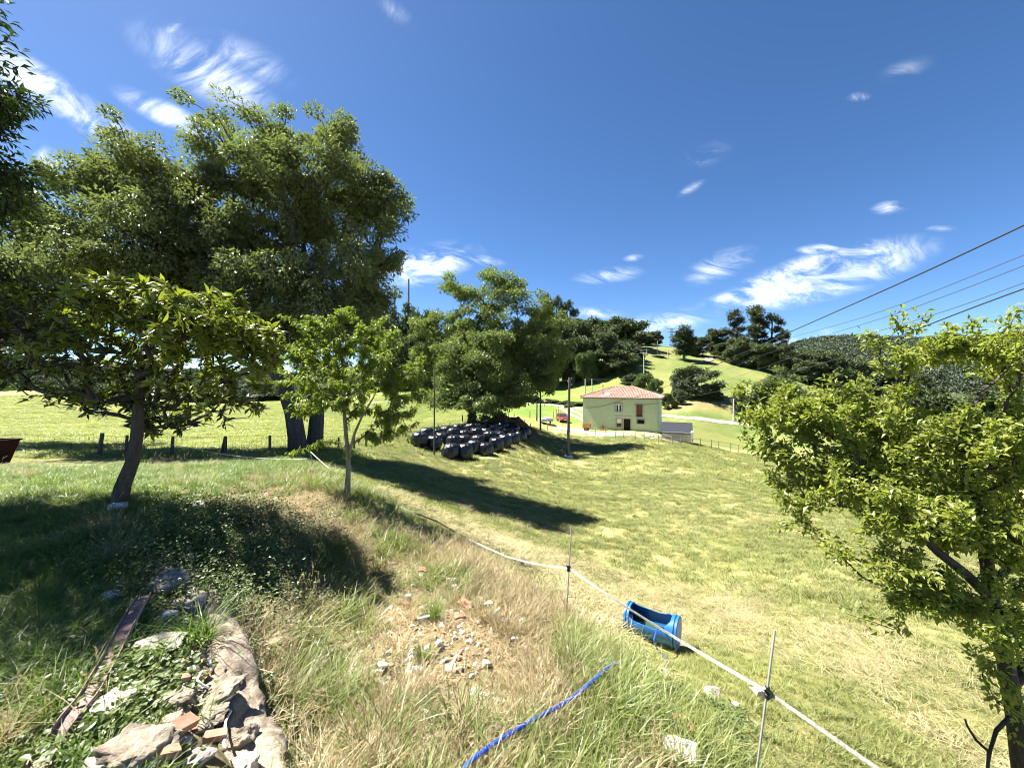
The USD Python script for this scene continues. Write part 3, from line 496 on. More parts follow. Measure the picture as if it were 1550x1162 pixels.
# roof: four hipped slopes covered with barrel tiles
ov = .42; RH = 1.62; ez = HH + .02; A = HL + 2 * ov; B = HD + 2 * ov; rx0 = B / 2 - .0; x0, y0 = -ov, ov
ridge = [np.array([x0 + B / 2 + .1, y0 - B / 2, ez + RH]), np.array([x0 + A - B / 2 - .1, y0 - B / 2, ez + RH])]
cr = [np.array([x0, y0, ez]), np.array([x0 + A, y0, ez]), np.array([x0 + A, y0 - B, ez]), np.array([x0, y0 - B, ez])]
faces = [(cr[0], cr[1], ridge[1], ridge[0]), (cr[1], cr[2], ridge[1], ridge[1]), (cr[2], cr[3], ridge[0], ridge[1]), (cr[3], cr[0], ridge[0], ridge[0])]
roof = m3.Manifold.hull_points([tuple(p) for p in cr] + [tuple(p - [0, 0, .14]) for p in cr] + [tuple(p) for p in ridge])
rf = obj('roof', roof, 'roof_tile', hs)
tiles = []
rngt = np.random.default_rng(5); ang = np.linspace(0, math.pi, 6)
for a, b, c, d in faces:
    e = unit(b - a); up = unit(np.cross(np.cross(e, (c + d) / 2 - a), e)); up = unit(((c + d) / 2 - a) - e * (((c + d) / 2 - a) @ e)); n = np.cross(e, up); n *= np.sign(n[2]); L = np.linalg.norm(b - a); H = ((c - a) @ up)
    xd, xc = (d - a) @ e, (c - a) @ e
    nx = int(L / .235); ny = int(H / .36) + 1
    for ix in range(nx):
        xx = (ix + .5) * L / nx
        top = min(H, H * xx / max(xd, .01), H * (L - xx) / max(L - xc, .01))
        for iy in range(ny):
            y1 = min((iy + 1) * H / ny + .06, top + .1)
            if iy * H / ny > top: break
            r0, r1 = .098, .082; base = a + e * (xx + rngt.normal(0, .008)); l0_, l1_ = iy * H / ny - .05 * (iy == 0), y1; lift = rngt.uniform(.015, .03)
            ring = lambda r, l, hh: base + up * l + n * hh + np.cos(ang)[:, None] * e * r + np.sin(ang)[:, None] * n * r * .75
            v = np.vstack([ring(r0, l0_, lift), ring(r1, l1_, .004)]); q = np.arange(5); f = np.stack([q, q + 1, q + 7, q + 6], 1); tiles.append((v, np.vstack([f[:, [0, 1, 2]], f[:, [0, 2, 3]]])))
for p, q in [(ridge[0], ridge[1]), (cr[0], ridge[0]), (cr[1], ridge[1]), (cr[2], ridge[1]), (cr[3], ridge[0])]:
    k = int(np.linalg.norm(q - p) / .38)
    for s in range(k): tiles.append(tube([p + (q - p) * s / k + [0, 0, .07], p + (q - p) * (s + 1.12) / k + [0, 0, .05]], [.12, .10], 7))
obj('roof_tiles', cat(tiles), 'roof_tile', rf, smooth=40, kind='stuff')
obj('eaves', cat([box(A - .1, .1, .10, (x0 + A / 2, y0 - .06, ez - .19)), box(.1, B - .4, .10, (x0 + .06, y0 - B / 2, ez - .19)), box(.1, B - .4, .10, (x0 + A - .06, y0 - B / 2, ez - .19))]), 'brown_shutter', hs)
obj('gutter', cat([tube([(x0 - .02, y0 + .07, ez - .06), (x0 + A, y0 + .07, ez - .06)], .065, 8)]), 'zinc', hs)
obj('downpipe', tube([(.12, .43, ez - .08), (.12, .12, ez - .5), (.12, .08, ez - .7), (.12, .08, .1)], .05, 7), 'zinc', hs)
uu, zz = crop(862, 270); obj('flue', cat([tube([(uu, -.9, 5.3), (uu, -.9, 7.25)], .07, 8), tube([(uu, -.9, 7.2), (uu, -.9, 7.42)], .11, 8)]), 'zinc', hs)
uu, zz = crop(918, 262); sl = math.atan2(RH, B / 2); T = trimesh.transformations
sk = cat([box(.72, .75, .10, (uu, -.55, ez + (ov + .55) * RH / (B / 2) + .10), rx=-sl)]); obj('skylight', sk, 'white_frame', hs)
obj('antenna', cat([tube([(5.2, -4.2, 7.4), (5.2, -4.2, 8.0)], .02, 5)]), 'zinc', hs) if False else None
# lean-to, tank, garden things around the house
flat('old_concrete', (.36, .34, .30), .95, .1); flat('slate_sheet', (.03, .034, .042), .95, .05); flat('white_wall', (.62, .61, .58), .9, .1)
def at_house(cx, cy, x0_, y0_): return G(x0_ + cx / 7.75, y0_ + cy / 7.75)
q = G(1003, 664); sh = thing('lean_to', 'low concrete lean-to with dark sloping sheet roof beside the house', 'shed', (q[0], q[1], q[2] - .1), rz)
obj('wall', cat([box(3.7, .22, 1.15, (-1.75, 0, .5)), box(.22, 2.6, 1.3, (-3.5, -1.4, .55)), box(3.7, .22, 1.6, (-1.75, -2.8, .75))]), 'old_concrete', sh)
obj('roof', box(3.95, 3.3, .09, (-1.75, -1.3, 1.52), rx=-.36), 'slate_sheet', sh)
obj('end_wall', box(.2, .9, 1.35, (-3.63, .1, .6)), 'white_wall', sh)
q = G(1027, 664); tk = thing('concrete_tank', 'small pale round concrete tank standing before the lean-to', 'tank', (q[0], q[1], q[2] - .05))
obj('drum', m3.Manifold.cylinder(1.05, .5, .48, 20), 'white_wall', tk, smooth=40); obj('rim', m3.Manifold.cylinder(.09, .54, .54, 20).translate((0, 0, 1.05)) - m3.Manifold.cylinder(.3, .4, .4, 20).translate((0, 0, 1.0)), 'old_concrete', tk, smooth=40)
# butane bottles
flat('orange_enamel', (.55, .11, .03), .45); flat('red_enamel', (.45, .05, .035), .4)
gb = None
for cx, cy, lb in [(842, 700, 'left of two orange gas bottles by the house wall'), (872, 702, 'right of two orange gas bottles by the house wall')]:
    q = G(800 + cx / 7.75, 560 + cy / 7.75)
    if gb is None:
        gb = thing('gas_bottle', lb, 'gas bottle', q, group='gas bottles by the house'); prof = np.array([(0, 0), (.17, 0), (.19, .05), (.19, .52), (.15, .62), (.06, .66), (0, .66)])
        obj('body', trimesh.creation.revolve(prof, sections=14), 'orange_enamel', gb, smooth=40); obj('collar', cat([tube([(.07, 0, .62), (.07, 0, .8), (-.07, 0, .8), (-.07, 0, .62)], .014, 5), tube([(0, 0, .62), (0, 0, .74)], .03, 6)]), 'zinc', gb)
    else: dup(gb, q, .5, None, lb)
flat('orange_wood', (.42, .19, .06), .8, .2); flat('grey_wood', (.20, .175, .145), .9, .15); flat('dark_wood', (.07, .058, .045), .9, .15)
q = G(888, 652); ct = thing('wooden_cart', 'orange wooden handcart parked at the left corner of the house', 'cart', q, rz)
for k in range(4): obj('board', box(1.15, .035, .14, (0, .4, .62 + .16 * k)), 'orange_wood', ct)
for k in range(4): obj('board', box(.035, .8, .14, (-.58, 0, .62 + .16 * k)), 'orange_wood', ct)
obj('floor', box(1.2, .85, .05, (0, 0, .53)), 'orange_wood', ct)
obj('shaft', cat([tube([(.1, .3, .55), (-.9, .3, 1.75)], .035, 5), tube([(.1, -.3, .55), (-.9, -.3, 1.75)], .035, 5)]), 'orange_wood', ct)
for s in (-1, 1): obj('wheel', m3.Manifold.cylinder(.06, .32, .32, 16).rotate((90, 0, 0)).translate((0, .5 * s + .03, .3)), 'dark_wood', ct)

# red car, grey trailer
flat('dark_glass', (.03, .035, .045), .15, .6); flat('tyre', (.02, .02, .02), .9, .1); flat('red_car_paint', (.20, .022, .03), .3, .6); flat('grey_paint', (.33, .34, .35), .4, .5); flat('lamp_glass', (.6, .55, .5), .2, .6)
def hull(pts): return m3.Manifold.hull_points([tuple(map(float, p)) for p in pts])
q = G(851.5, 638); car = thing('parked_car', 'small red car parked behind the tall wooden pole near the drive', 'car', (q[0], q[1], q[2] + .02), .12)
low = hull([(sx * .8, y, z) for sx in (-1, 1) for y, z in ((-1.85, .35), (-1.9, .6), (-1.75, .78), (1.8, .35), (1.9, .6), (1.8, .85), (.9, .9), (-.8, .88))] + [(sx * .74, y, .25) for sx in (-1, 1) for y in (-1.7, 1.7)])
cab = hull([(sx * .76, y, .86) for sx in (-1, 1) for y in (-.95, 1.7)] + [(sx * .58, y, 1.4) for sx in (-1, 1) for y in (-.25, 1.25)])
obj('body', (low + hull([(sx * .575, y, 1.39) for sx in (-1, 1) for y in (-.27, 1.27)] + [(sx * .54, y, 1.45) for sx in (-1, 1) for y in (-.1, 1.1)])), 'red_car_paint', car, smooth=30)
obj('cabin_glass', cab, 'dark_glass', car, smooth=30)
[obj('pillar', tube([(sx * .755, y0_, .87), (sx * .585, y1_, 1.4)], .03, 5), 'red_car_paint', car) for sx in (-1, 1) for y0_, y1_ in ((-.95, -.26), (1.69, 1.25), (.3, .4))]
for sx in (-1, 1):
    for y in (-1.15, 1.2):
        w = obj('wheel', m3.Manifold.cylinder(.18, .29, .29, 18).rotate((0, 90, 0)).translate((sx * .73 - .09, y, .29)), 'tyre', car); obj('rim', m3.Manifold.cylinder(.19, .17, .17, 12).rotate((0, 90, 0)).translate((sx * .735 - .095, y, .29)), 'grey_paint', w)
    obj('headlight', m3.Manifold.sphere(.12, 14).scale((1.2, .5, .7)).translate((sx * .58, -1.83, .66)), 'lamp_glass', car, smooth=True)
obj('bumper', box(1.55, .12, .18, (0, -1.86, .42), bev=.03), 'red_car_paint', car); obj('number_plate', box(.5, .02, .11, (0, -1.93, .45)), 'white_frame', car)
q = G(826, 641); tr = thing('grey_trailer', 'low grey farm trailer with a pale load left of the red car', 'trailer', (q[0], q[1], q[2]), .1)
obj('bed', cat([box(1.9, 3.0, .12, (0, 0, .55), bev=.02), box(1.9, .06, .35, (0, -1.5, .78)), box(.06, 3.0, .35, (-.93, 0, .78)), box(.06, 3.0, .35, (.93, 0, .78))]), 'grey_paint', tr)
for sx in (-1, 1): obj('wheel', m3.Manifold.cylinder(.2, .33, .33, 16).rotate((0, 90, 0)).translate((sx * .8 - .1, .2, .33)), 'tyre', tr)
obj('load', cat([box(1.2, 2.2, .22, (-.2, 0, .8), rz=.05, bev=.07), box(.7, .9, .2, (.2, -.5, .95), rz=.3, bev=.06)]), 'white_blind', tr); obj('drawbar', tube([(0, -1.5, .55), (0, -2.5, .45)], .04, 6), 'grey_paint', tr)

# ------------------------------------------------------------------ bales
mat('bale_film', [(0.3, (.005, .005, .006)), (0.7, (.014, .014, .017))], 4, .24, .05, 4.0, spec=.5)
rb = np.random.default_rng(21)
def bale_mesh(r=.64, h=1.18, seed=4, lean=0.0):
    prof = [(0, 0), (r * .78, 0), (r * .97, .12), (r * 1.08, h * .38), (r * 1.03, h * .68), (r * .90, h * .88), (r * .66, h * .99), (r * .3, h * 1.03), (0, h * .97)]
    m = trimesh.creation.revolve(np.array(prof), sections=30); m = m.subdivide()
    v = m.vertices.copy(); nn = meshkit.fbm(v * 2.6, 3, seed) - .5; a = np.arctan2(v[:, 1], v[:, 0]); rad = np.hypot(v[:, 0], v[:, 1])
    v[:, :2] *= (1 + .14 * nn + .02 * np.sin(a * 11 + v[:, 2] * 4))[:, None]; v[:, 2] += .12 * nn * (rad / r) * (v[:, 2] / h) + .03 * np.sin(a * 7) * (v[:, 2] > h * .9) * rad / r
    v[:, 0] += lean * v[:, 2]; v[:, 2] -= lean * .5 * v[:, 0] * v[:, 2] / h; m.vertices = v; return m
BALES = [(680, 693, 'leftmost black wrapped bale of the front row', 18), (704, 695, 'frontmost black wrapped bale in the middle of the stack', 3), (656, 680, 'big black bale behind the thin grey pole', 5), (634, 676, 'black wrapped bale at the left end of the stack', -4), (735, 688, 'black wrapped bale third from left in the front row', 0), (714, 686, None, 0), (752, 682, None, 0), (764, 677, None, 6), (776, 672, None, 0), (787, 668, None, 0), (793, 662, 'black wrapped bale at the far right end beside the dark heap', 4),
         (687, 678, None, 0), (703, 674, None, 0), (722, 674, None, 0), (741, 670, None, 0), (755, 668, None, 0), (670, 671, None, 0), (686, 666, None, 0), (702, 665, None, 0), (719, 665, None, 0), (735, 662, None, 0), (750, 660, None, 0), (766, 662, None, 0), (778, 659, None, 0), (661, 664, None, 0), (678, 660, None, 0), (695, 658, None, 0), (712, 657, None, 0), (728, 656, None, 0), (745, 655, None, 0), (760, 655, None, 0), (774, 654, None, 0), (646, 667, None, 0)]
b0, placed, BQ = {}, [], []
for px, py, lb, lean in BALES:
    q = G(px, py)
    for o in placed:
        dv = q[:2] - o; dl = np.linalg.norm(dv)
        if dl < 1.16: q[:2] = o + dv / max(dl, .01) * 1.16
    placed.append(q[:2].copy()); BQ.append([on(q[0], q[1], -.04), lb, lean])
NTH = ['first', 'second', 'third', 'fourth', 'fifth', 'sixth', 'seventh', 'eighth', 'ninth', 'tenth']
free = sorted([k for k, b in enumerate(BQ) if b[1] is None], key=lambda k: BQ[k][0][1])
for r_ in range(0, len(free), 6):
    row = sorted(free[r_:r_ + 6], key=lambda k: BQ[k][0][0] / BQ[k][0][1])
    for c_, k in enumerate(row): BQ[k][1] = f'{NTH[c_]} black bale from the left in the {NTH[r_ // 6]} inner row of the stack'
for q, lab, lean in BQ:
    sc = (rb.uniform(.93, 1.08), rb.uniform(.93, 1.08), rb.uniform(.82, 1.05)); kd = (2 if lean > 8 else int(rb.integers(0, 3)))
    if kd not in b0:
        b0[kd] = thing('hay_bale', lab, 'hay bale', q, .6 if kd == 2 else 0, sc, 'black wrapped hay bales stacked under the ash'); obj('wrapped_bale', bale_mesh(seed=4 + kd, lean=(0, .08, .26)[kd]), 'bale_film', b0[kd], smooth=55)
    else: dup(b0[kd], q, rb.uniform(0, 6.28), sc, lab)
mat('dung_heap', [(0.3, (.045, .02, .012)), (0.55, (.12, .055, .03)), (0.75, (.20, .11, .06))], 3.5, .95, .06)
def mound(name, label, cat_, c, rx, ry, h, mate, seed, n=40, rot=0.0, lump=.5, fr=1.3):
    g = np.linspace(-1, 1, n); X, Y = np.meshgrid(g, g); r = np.hypot(X, Y); H = np.clip(1 - r ** 2, 0, 1) ** .8; q3 = np.stack([X * rx * fr, Y * ry * fr, X * 0], -1)
    H = H * (1 - lump + 2 * lump * meshkit.fbm(q3, 4, seed)); cs, sn = math.cos(rot), math.sin(rot); x_, y_ = X * rx * cs - Y * ry * sn, X * rx * sn + Y * ry * cs
    z = ground(c[0] + x_, c[1] + y_) - c[2] + H * h - .06; i, j = np.meshgrid(np.arange(n - 1), np.arange(n - 1), indexing='ij'); a = i * n + j
    f = np.stack([a, a + 1, a + n + 1, a + n], -1).reshape(-1, 4); f = f[(np.hypot(X, Y).ravel()[f] < 1.1).all(1)]; us, inv = np.unique(f, return_inverse=True); f = inv.reshape(-1, 4)
    o = obj(name, (np.stack([c[0] + x_, c[1] + y_, c[2] + z], -1).reshape(-1, 3)[us], f), mate, smooth=True); return tag(o, label, cat_)
mound('dung_heap', 'dark reddish brown heap behind the right end of the bales', 'heap', G(775, 650), 3.6, 2.4, 1.5, 'dung_heap', 3)
mat('grey_rubble', [(0.3, (.16, .14, .13)), (0.55, (.38, .35, .33)), (0.75, (.55, .52, .50))], 5, .95, .05)
mound('rubble_pile', 'low grey rubble pile on the yard before the house', 'pile', G(984, 661), 1.1, .6, .45, 'grey_rubble', 8, 30, lump=.7, fr=4)

# ------------------------------------------------------------------ poles, wires, pylon
bark('pole_wood', (.085, .07, .056), 4); flat('pale_pole', (.40, .38, .35), .9, .1); flat('porcelain', (.5, .5, .48), .3); flat('black_cable', (.012, .012, .012), .6); flat('thin_wire', (.035, .035, .037), .6, .3)
def pole(base, top, r, label, mate='pole_wood', arm=None, foot=False, name='utility_pole', insul=0, group=None):
    t = thing(name, label, 'pole', base, group=group); v = np.asarray(top) - base
    obj('mast', tube([-.3 * unit(v), v * .33, v * .66, v], [r * 1.15, r, r * .92, r * .85], 9), mate, t, smooth=50)
    if arm: obj('crossarm', tube([v - [arm, 0, .25], v + [arm, 0, -.25]], .06, 6), mate, t)
    for k in range(insul): obj('insulator', tube([v + [(-.12 if k % 2 else .12), -.06, -.15 - .3 * k], v + [(-.2 if k % 2 else .2), -.08, -.08 - .3 * k]], .04, 6), 'porcelain', t)
    if foot: obj('footing', box(.75, .75, .3, (0, 0, 0), rz=.5, bev=.04), 'white_wall', t)
    return np.asarray(top, float)
qb = G(859.5, 692); p860 = pole(qb, P(862, 571, qb[1]), .14, 'tall weathered wooden pole with white concrete foot standing alone in the field', foot=True, insul=3)
qb = G(657, 690); pole(qb, P(658, 556, qb[1]), .06, 'slim grey pole standing in front of the black bales', 'pole_wood')
qb = G(818, 652); p818 = pole(qb, P(818, 590, qb[1]), .12, 'grey wooden pole beside the grey trailer', 'pole_wood', insul=1)
qb = G(812.5, 637); p813 = pole(qb, P(813, 594, qb[1]), .12, 'dark wooden pole just left of the one by the trailer', 'pole_wood')
for px, lb in ((886, 'left pole of the linked pair behind the house roof'), (896, 'right pole of the linked pair behind the house roof')):
    z0 = on((px - 775) / F * 105, 105); pole(z0, P(px, 573, 105), .14, lb, 'pale_pole')
def polehill(px, y1, y0_, lb, D, r=.14, arm=None, mate='pale_pole'): b = on((px - 775) / F * D, D); pole(b, P(px, y1, D), r, lb, mate, arm)
polehill(974.5, 533, 567, 'tall crossarm pole on the hillside above the house roof', 118, .16, 1.0)
polehill(979, 528, 545, 'short crossarm pole on the upper pasture', 150, .14, 1.2)
polehill(995, 516, 541, 'wooden pole beside the dark round bush on the hill', 152, .15)
polehill(1011, 529, 551, 'wooden pole right of the dark round bush on the hill', 145, .14)
polehill(1110.5, 603, 632, 'pale pole beside the lane seen past the plum leaves', 84, .15)
polehill(1244, 617, 640, 'slim pole before the dark hedge at right', 75, .08)
qp = on((1016.5 - 775) / F * 270, 270); tp_ = P(1016.5, 497, 270); H = tp_[2] - qp[2]
pyl = thing('power_pylon', 'grey lattice power pylon on the skyline', 'pylon', qp); flat('galvanised', (.25, .27, .29), .5, .4)
lev = np.linspace(0, H, 9); wv = np.interp(lev, [0, H * .75, H], [1.9, .6, .55]); segs = []
for sx in (-1, 1):
    for sy in (-1, 1): segs.append(tube([(sx * w, sy * w, l) for w, l in zip(wv, lev)], .13, 4))
for k in range(8):
    for s in (-1, 1): segs += [tube([(-wv[k], s * wv[k], lev[k]), (wv[k + 1], s * wv[k + 1], lev[k + 1])], .08, 4), tube([(wv[k], s * wv[k], lev[k]), (-wv[k + 1], s * wv[k + 1], lev[k + 1])], .08, 4)]
obj('lattice', cat(segs), 'galvanised', pyl)
for z_, w_ in ((H - .4, 4.6), (H - 2.6, 2.6)): obj('crossarm', cat([tube([(-w_, 0, z_ + .6), (0, 0, z_), (w_, 0, z_ + .6)], .18, 4), tube([(-w_, 0, z_ + .6), (w_, 0, z_ + .6)], .08, 4)]), 'galvanised', pyl)
def wire(name, pts, r, label, mate='thin_wire', n=60, group=None):
    p = np.array(pts, float); d = np.concatenate([[0], np.cumsum(np.linalg.norm(np.diff(p, axis=0), axis=1))])
    from scipy.interpolate import CubicSpline
    s = CubicSpline(d, p)(np.linspace(0, d[-1], n) ** 1.0) if len(p) > 2 else np.linspace(p[0], p[-1], n)
    o = obj(name, tube(s, r, 5), mate, smooth=True); return tag(o, label, 'cable', group)
# cables from a pole off to the right run down to the house front and to the pair of poles
hp = lambda cx, cy: HR + HU * crop(cx, cy)[0] - HW * .12 + HZ * crop(cx, cy)[1]
wire('house_cable', [P(1760, 240, 7.5), P(1550, 341, 9.2), P(1337, 440, 14), P(1190, 505, 21), P(1008, 585, 42), hp(1195, 322)], .021, 'thick twisted black cable running down from the right to the house', 'black_cable', 90)
wire('wall_cable', [hp(1195, 322), hp(1000, 385), hp(860, 425), hp(700, 440), hp(660, 440)], .022, 'thin cable hanging across the green house front', 'black_cable')
wire('house_cable', [P(1700, 385, 8), P(1550, 437, 9.5), P(1340, 517, 14), P(1170, 572, 22), P(1040, 602, 45), hp(1545, 385), hp(1350, 408), hp(1230, 412)], .017, 'lower black cable passing through the plum top to the house corner', 'black_cable', 90)
for k, (a, b, c, lb) in enumerate([((1550, 386), (1340, 469), (1072, 559), 'uppermost of three thin power lines at right'), ((1550, 402), (1340, 480), (1058, 572), 'middle of three thin power lines at right'), ((1550, 428), (1340, 498), (1037, 591), 'lowest of three thin power lines at right')]):
    wire('power_line', [P(a[0] + 210, a[1] - 85, 8.5), P(*a, 10.5), P(*b, 16), P(1200, (b[1] + c[1]) / 2 - 4, 26), P(*c, 62), P(886 + 5 * k, 573.5, 105)], .010, lb, n=90, group='thin power lines at right')
wire('pole_wire', [p860 - [.1, 0, .2], P(840, 581.5, 46), p818], .012, 'slack wire between the tall field pole and the trailer pole')
wire('pole_wire', [p818, (p818 + p813) / 2 - [0, 0, .1], p813], .012, 'short wire joining the two poles beside the trailer')
wire('pole_wire', [p860 - [-.1, 0, .3], (p860 + hp(680, 330)) / 2 - [0, 0, .5], hp(680, 330)], .012, 'wire from the tall field pole to the left end of the house')

# ------------------------------------------------------------------ fences
rf_ = np.random.default_rng(31)
def post_mesh(h, r, lean=(0, 0), fork=False):
    s = [tube([(0, 0, -.25), (lean[0] * .4, lean[1] * .4, h * .45), (lean[0], lean[1], h)], [r * 1.1, r, r * .9], 7)]
    if fork: s.append(tube([(-.28, .02, -.2), (-.02, .02, h * .97)], [r, r * .8], 6))
    return cat(s)
LF = [((150, 691), 1.12, .085, (.16, 0), 'leaning thick fence post left of the long-leaved fruit tree'), ((191, 689), 1.0, .07, (.05, 0), 'fence post just behind the trunk of the long-leaved fruit tree'), ((260, 692), 1.0, .07, (.06, 0), 'fence post just right of the long-leaved fruit tree trunk'),
      ((341, 690), .98, .07, (.02, 0), 'forked fence post with a slanting brace'), ((408.5, 689), 1.02, .07, (0, 0), 'straight fence post left of the big ash trunks'), ((512, 684), .9, .06, (.04, 0), 'fence post seen behind the young fruit tree'), ((536, 681), .9, .06, (0, 0), 'fence post right of the young fruit tree trunk'), ((554, 678), .95, .06, (0, 0), 'second fence post right of the young fruit tree'), ((576, 675), .95, .06, (.03, 0), 'third fence post right of the young fruit tree'), ((589, 672), .95, .06, (0, 0), 'fourth fence post right of the young fruit tree'),
      ((108, 684), .5, .02, (0, 0), 'thin low stake in the fence at far left'), ((663, 655), .9, .06, (0, 0), 'fence post behind the slim grey pole'), ((669, 656), .9, .06, (0, 0), 'fence post just right of the slim grey pole'), ((681, 652), .9, .06, (0, 0), 'fence post above the left part of the bales'), ((700, 640), 1.0, .07, (0, 0), 'fence post left of the rounded ash trunk')]
for (px, py), h, r, lean, lb in LF:
    q = G(px, py); t = thing('fence_post', lb, 'fence post', q, group='wooden posts of the left fence'); obj('post', post_mesh(h, r, lean, 'forked' in lb), 'dark_wood', t)
fl = spline([G(-160, 690)[:2], G(0, 690)[:2], G(150, 691)[:2], G(260, 692)[:2], G(341, 690)[:2], G(408, 689)[:2], G(455, 688)[:2], G(512, 684)[:2], G(554, 678)[:2], G(589, 672)[:2], G(640, 661)[:2], G(690, 648)[:2]], 240)
wf = thing('wire_fence', 'square mesh wire fence along the far side of the rough ground', 'fence', (0, 0, 0))
fz = ground(fl[:, 0], fl[:, 1])
for h in (.98, .72, .5, .3, .12): obj('strand', tube(np.column_stack([fl, fz + h + .03 * np.sin(np.arange(240) * .35)]), .0045 if h < .9 else .007, 3), 'thin_wire', wf)
fd = np.concatenate([[0], np.cumsum(np.linalg.norm(np.diff(fl, axis=0), axis=1))]); sv = np.arange(0, fd[-1], .22); sx_, sy_ = np.interp(sv, fd, fl[:, 0]), np.interp(sv, fd, fl[:, 1]); sz_ = ground(sx_, sy_)
obj('stay_wires', cat([tube([(a, b, c), (a, b, c + .98)], .003, 3, False) for a, b, c in zip(sx_, sy_, sz_)]), 'thin_wire', wf, kind='stuff')
HF = [(887, 657), (901.5, 659), (916, 660), (932, 664), (944, 664), (961, 667), (975, 665), (997, 671), (1002, 669), (1017.5, 674), (1030, 674), (1048, 677), (1060, 677), (1077, 680), (1088, 680), (1106, 683), (1118, 685), (1132, 687), (863, 655), (852, 652), (829, 652), (803, 654), (794, 646), (785, 642), (778, 640), (770, 638), (760, 638)]
NTH2 = NTH + ['eleventh', 'twelfth', 'thirteenth', 'fourteenth', 'fifteenth', 'sixteenth', 'seventeenth', 'eighteenth']
hp0 = None; tops = []
for k, (px, py) in enumerate(HF):
    q = G(px, py); lb = {0: 'fence post in front of the orange handcart', 5: 'fence post below the low wide window of the house', 9: 'fence post in front of the lean-to', 11: 'fence post just right of the round concrete tank', 13: 'fence post in the grass right of the lean-to', 21: 'fence post at the right end of the dark heap', 20: 'fence post below the grey trailer'}.get(k, f'{NTH2[k]} grey post from the left of the fence running before the house' if k < 18 else f'{NTH2[k - 18]} post from the right of the fence between dark heap and drive')
    if hp0 is None:
        hp0 = thing('field_post', lb, 'fence post', q, group='posts of the fence before the house'); obj('post', post_mesh(1.15, .055, (.03, 0)), 'grey_wood', hp0)
    else: dup(hp0, q, rf_.uniform(0, 6), (1, 1, rf_.uniform(.85, 1.1)), lb)
    if k < 18: tops.append(q)
tops = np.array(tops); t2 = thing('rail_fence', 'top rail and wires joining the posts before the house', 'fence', (0, 0, 0))
obj('rail', tube(tops + [0, 0, 1.02], .022, 5), 'grey_wood', t2); obj('strand', tube(tops + [0, 0, .6], .01, 4), 'thin_wire', t2)
# gate and rails at the mouth of the drive
for k, (px, py, lb) in enumerate([(845, 624, 'left gatepost at the top of the drive'), (849, 623, 'second gatepost at the top of the drive'), (869, 623, 'right gatepost at the top of the drive'), (838, 632, 'mossy green post on the bend of the drive'), (842, 628, 'second mossy post on the bend of the drive'), (802, 632, 'thin post beside the dark pole'), (824, 615, 'small post beside the lane')]):
    dup(hp0, G(px, py), k, (1.3, 1.3, 1.1), lb, 'posts along the drive')
# ------------------------------------------------------------------ far trees: a few kinds, each copy placed on its own
leafmat('far_oak_leaf', [(0, (.058, .076, .034)), (.5, (.095, .122, .05)), (1, (.155, .185, .07))], .22, .6, nscale=.15, var=.5)
leafmat('far_pale_leaf', [(0, (.085, .12, .035)), (.5, (.13, .175, .05)), (1, (.18, .22, .07))], .25, .6, nscale=.15, var=.3)
leafmat('eucalyptus_leaf', [(0, (.050, .066, .036)), (.5, (.08, .10, .05)), (1, (.125, .15, .075))], .2, .5, nscale=.15, var=.4)
leafmat('grey_oak_leaf', [(0, (.060, .080, .042)), (.5, (.09, .115, .058)), (1, (.13, .155, .075))], .2, .6, nscale=.15, var=.3)
PROTO = {}
def far_proto(kind, lobes, n_att, n_each, cr, ln, wd, leaf, seed, trunk_h=.4, r=.32, shell=.4, flat_=.75, height=10.0):
    rng = np.random.default_rng(seed); att = ell_points(lobes, n_att, rng, shell, max(20, n_att // 6) if kind not in ('eucalyptus', 'conifer', 'slim_tree') else 0, 1.1); th = height * trunk_h
    tr_ = np.array([(0, 0, -1.2), (0.05, 0, th * .35), (.1, .05, th * .7), (0, 0, th), (.1, 0, th * 1.5)]); Pn, par, cnt, ch = skeleton(tr_, att, rng, 2, 1.0)
    tips = np.array([Pn[c[-1]] for c in ch[1:]])
    path = f'/World/Looks/kind_{kind}'
    c = stage.CreateClassPrim('/World/tree_kind_' + kind); UsdGeom.Xform.Define(stage, c.GetPath()) if False else None
    pr = stage.GetPrimAtPath(c.GetPath())
    usdkit.mesh(stage, str(c.GetPath()) + '/trunk', wood(Pn, cnt, ch, r, .02, .5, 4, 1.2), '/World/Looks/grey_bark', 50)
    usdkit.mesh(stage, str(c.GetPath()) + '/crown', clump_leaves(tips, n_each, cr, ln, wd, rng, .2, tips.mean(0), flat_), '/World/Looks/' + leaf)
    v = tips; PROTO[kind] = (c.GetPath(), np.ptp(v[:, 0]) + cr, v[:, 2].max() + cr * .5)
S = lambda *L: [((x_, y_, z_), (rx_, ry_, rz_)) for x_, y_, z_, rx_, ry_, rz_ in L]
far_proto('oak', S((0, 0, 6), 4, 4, 3) if False else S((0, 0, 6, 4, 4, 3), (-2.5, 0, 5, 2.5, 3, 2.2), (2.4, 1, 5.2, 2.6, 2.6, 2.4), (.5, -1.5, 7.6, 2.6, 2.6, 1.9), (-1.2, 1.5, 7.2, 2.2, 2.2, 1.8), (0, 0, 3.2, 3.6, 3.6, 1.6)), 230, 60, .95, .46, .30, 'far_oak_leaf', 41)
far_proto('round_oak', S((0, 0, 5, 3.6, 3.6, 3.6), (1.4, 0, 7.6, 2.0, 2.0, 1.8), (-1.6, .5, 6.8, 2.0, 2, 1.8), (0, 0, 2.4, 3.2, 3.2, 1.6), (2.4, -1, 4, 1.8, 1.8, 2)), 220, 60, .9, .42, .28, 'far_oak_leaf', 42, .3)
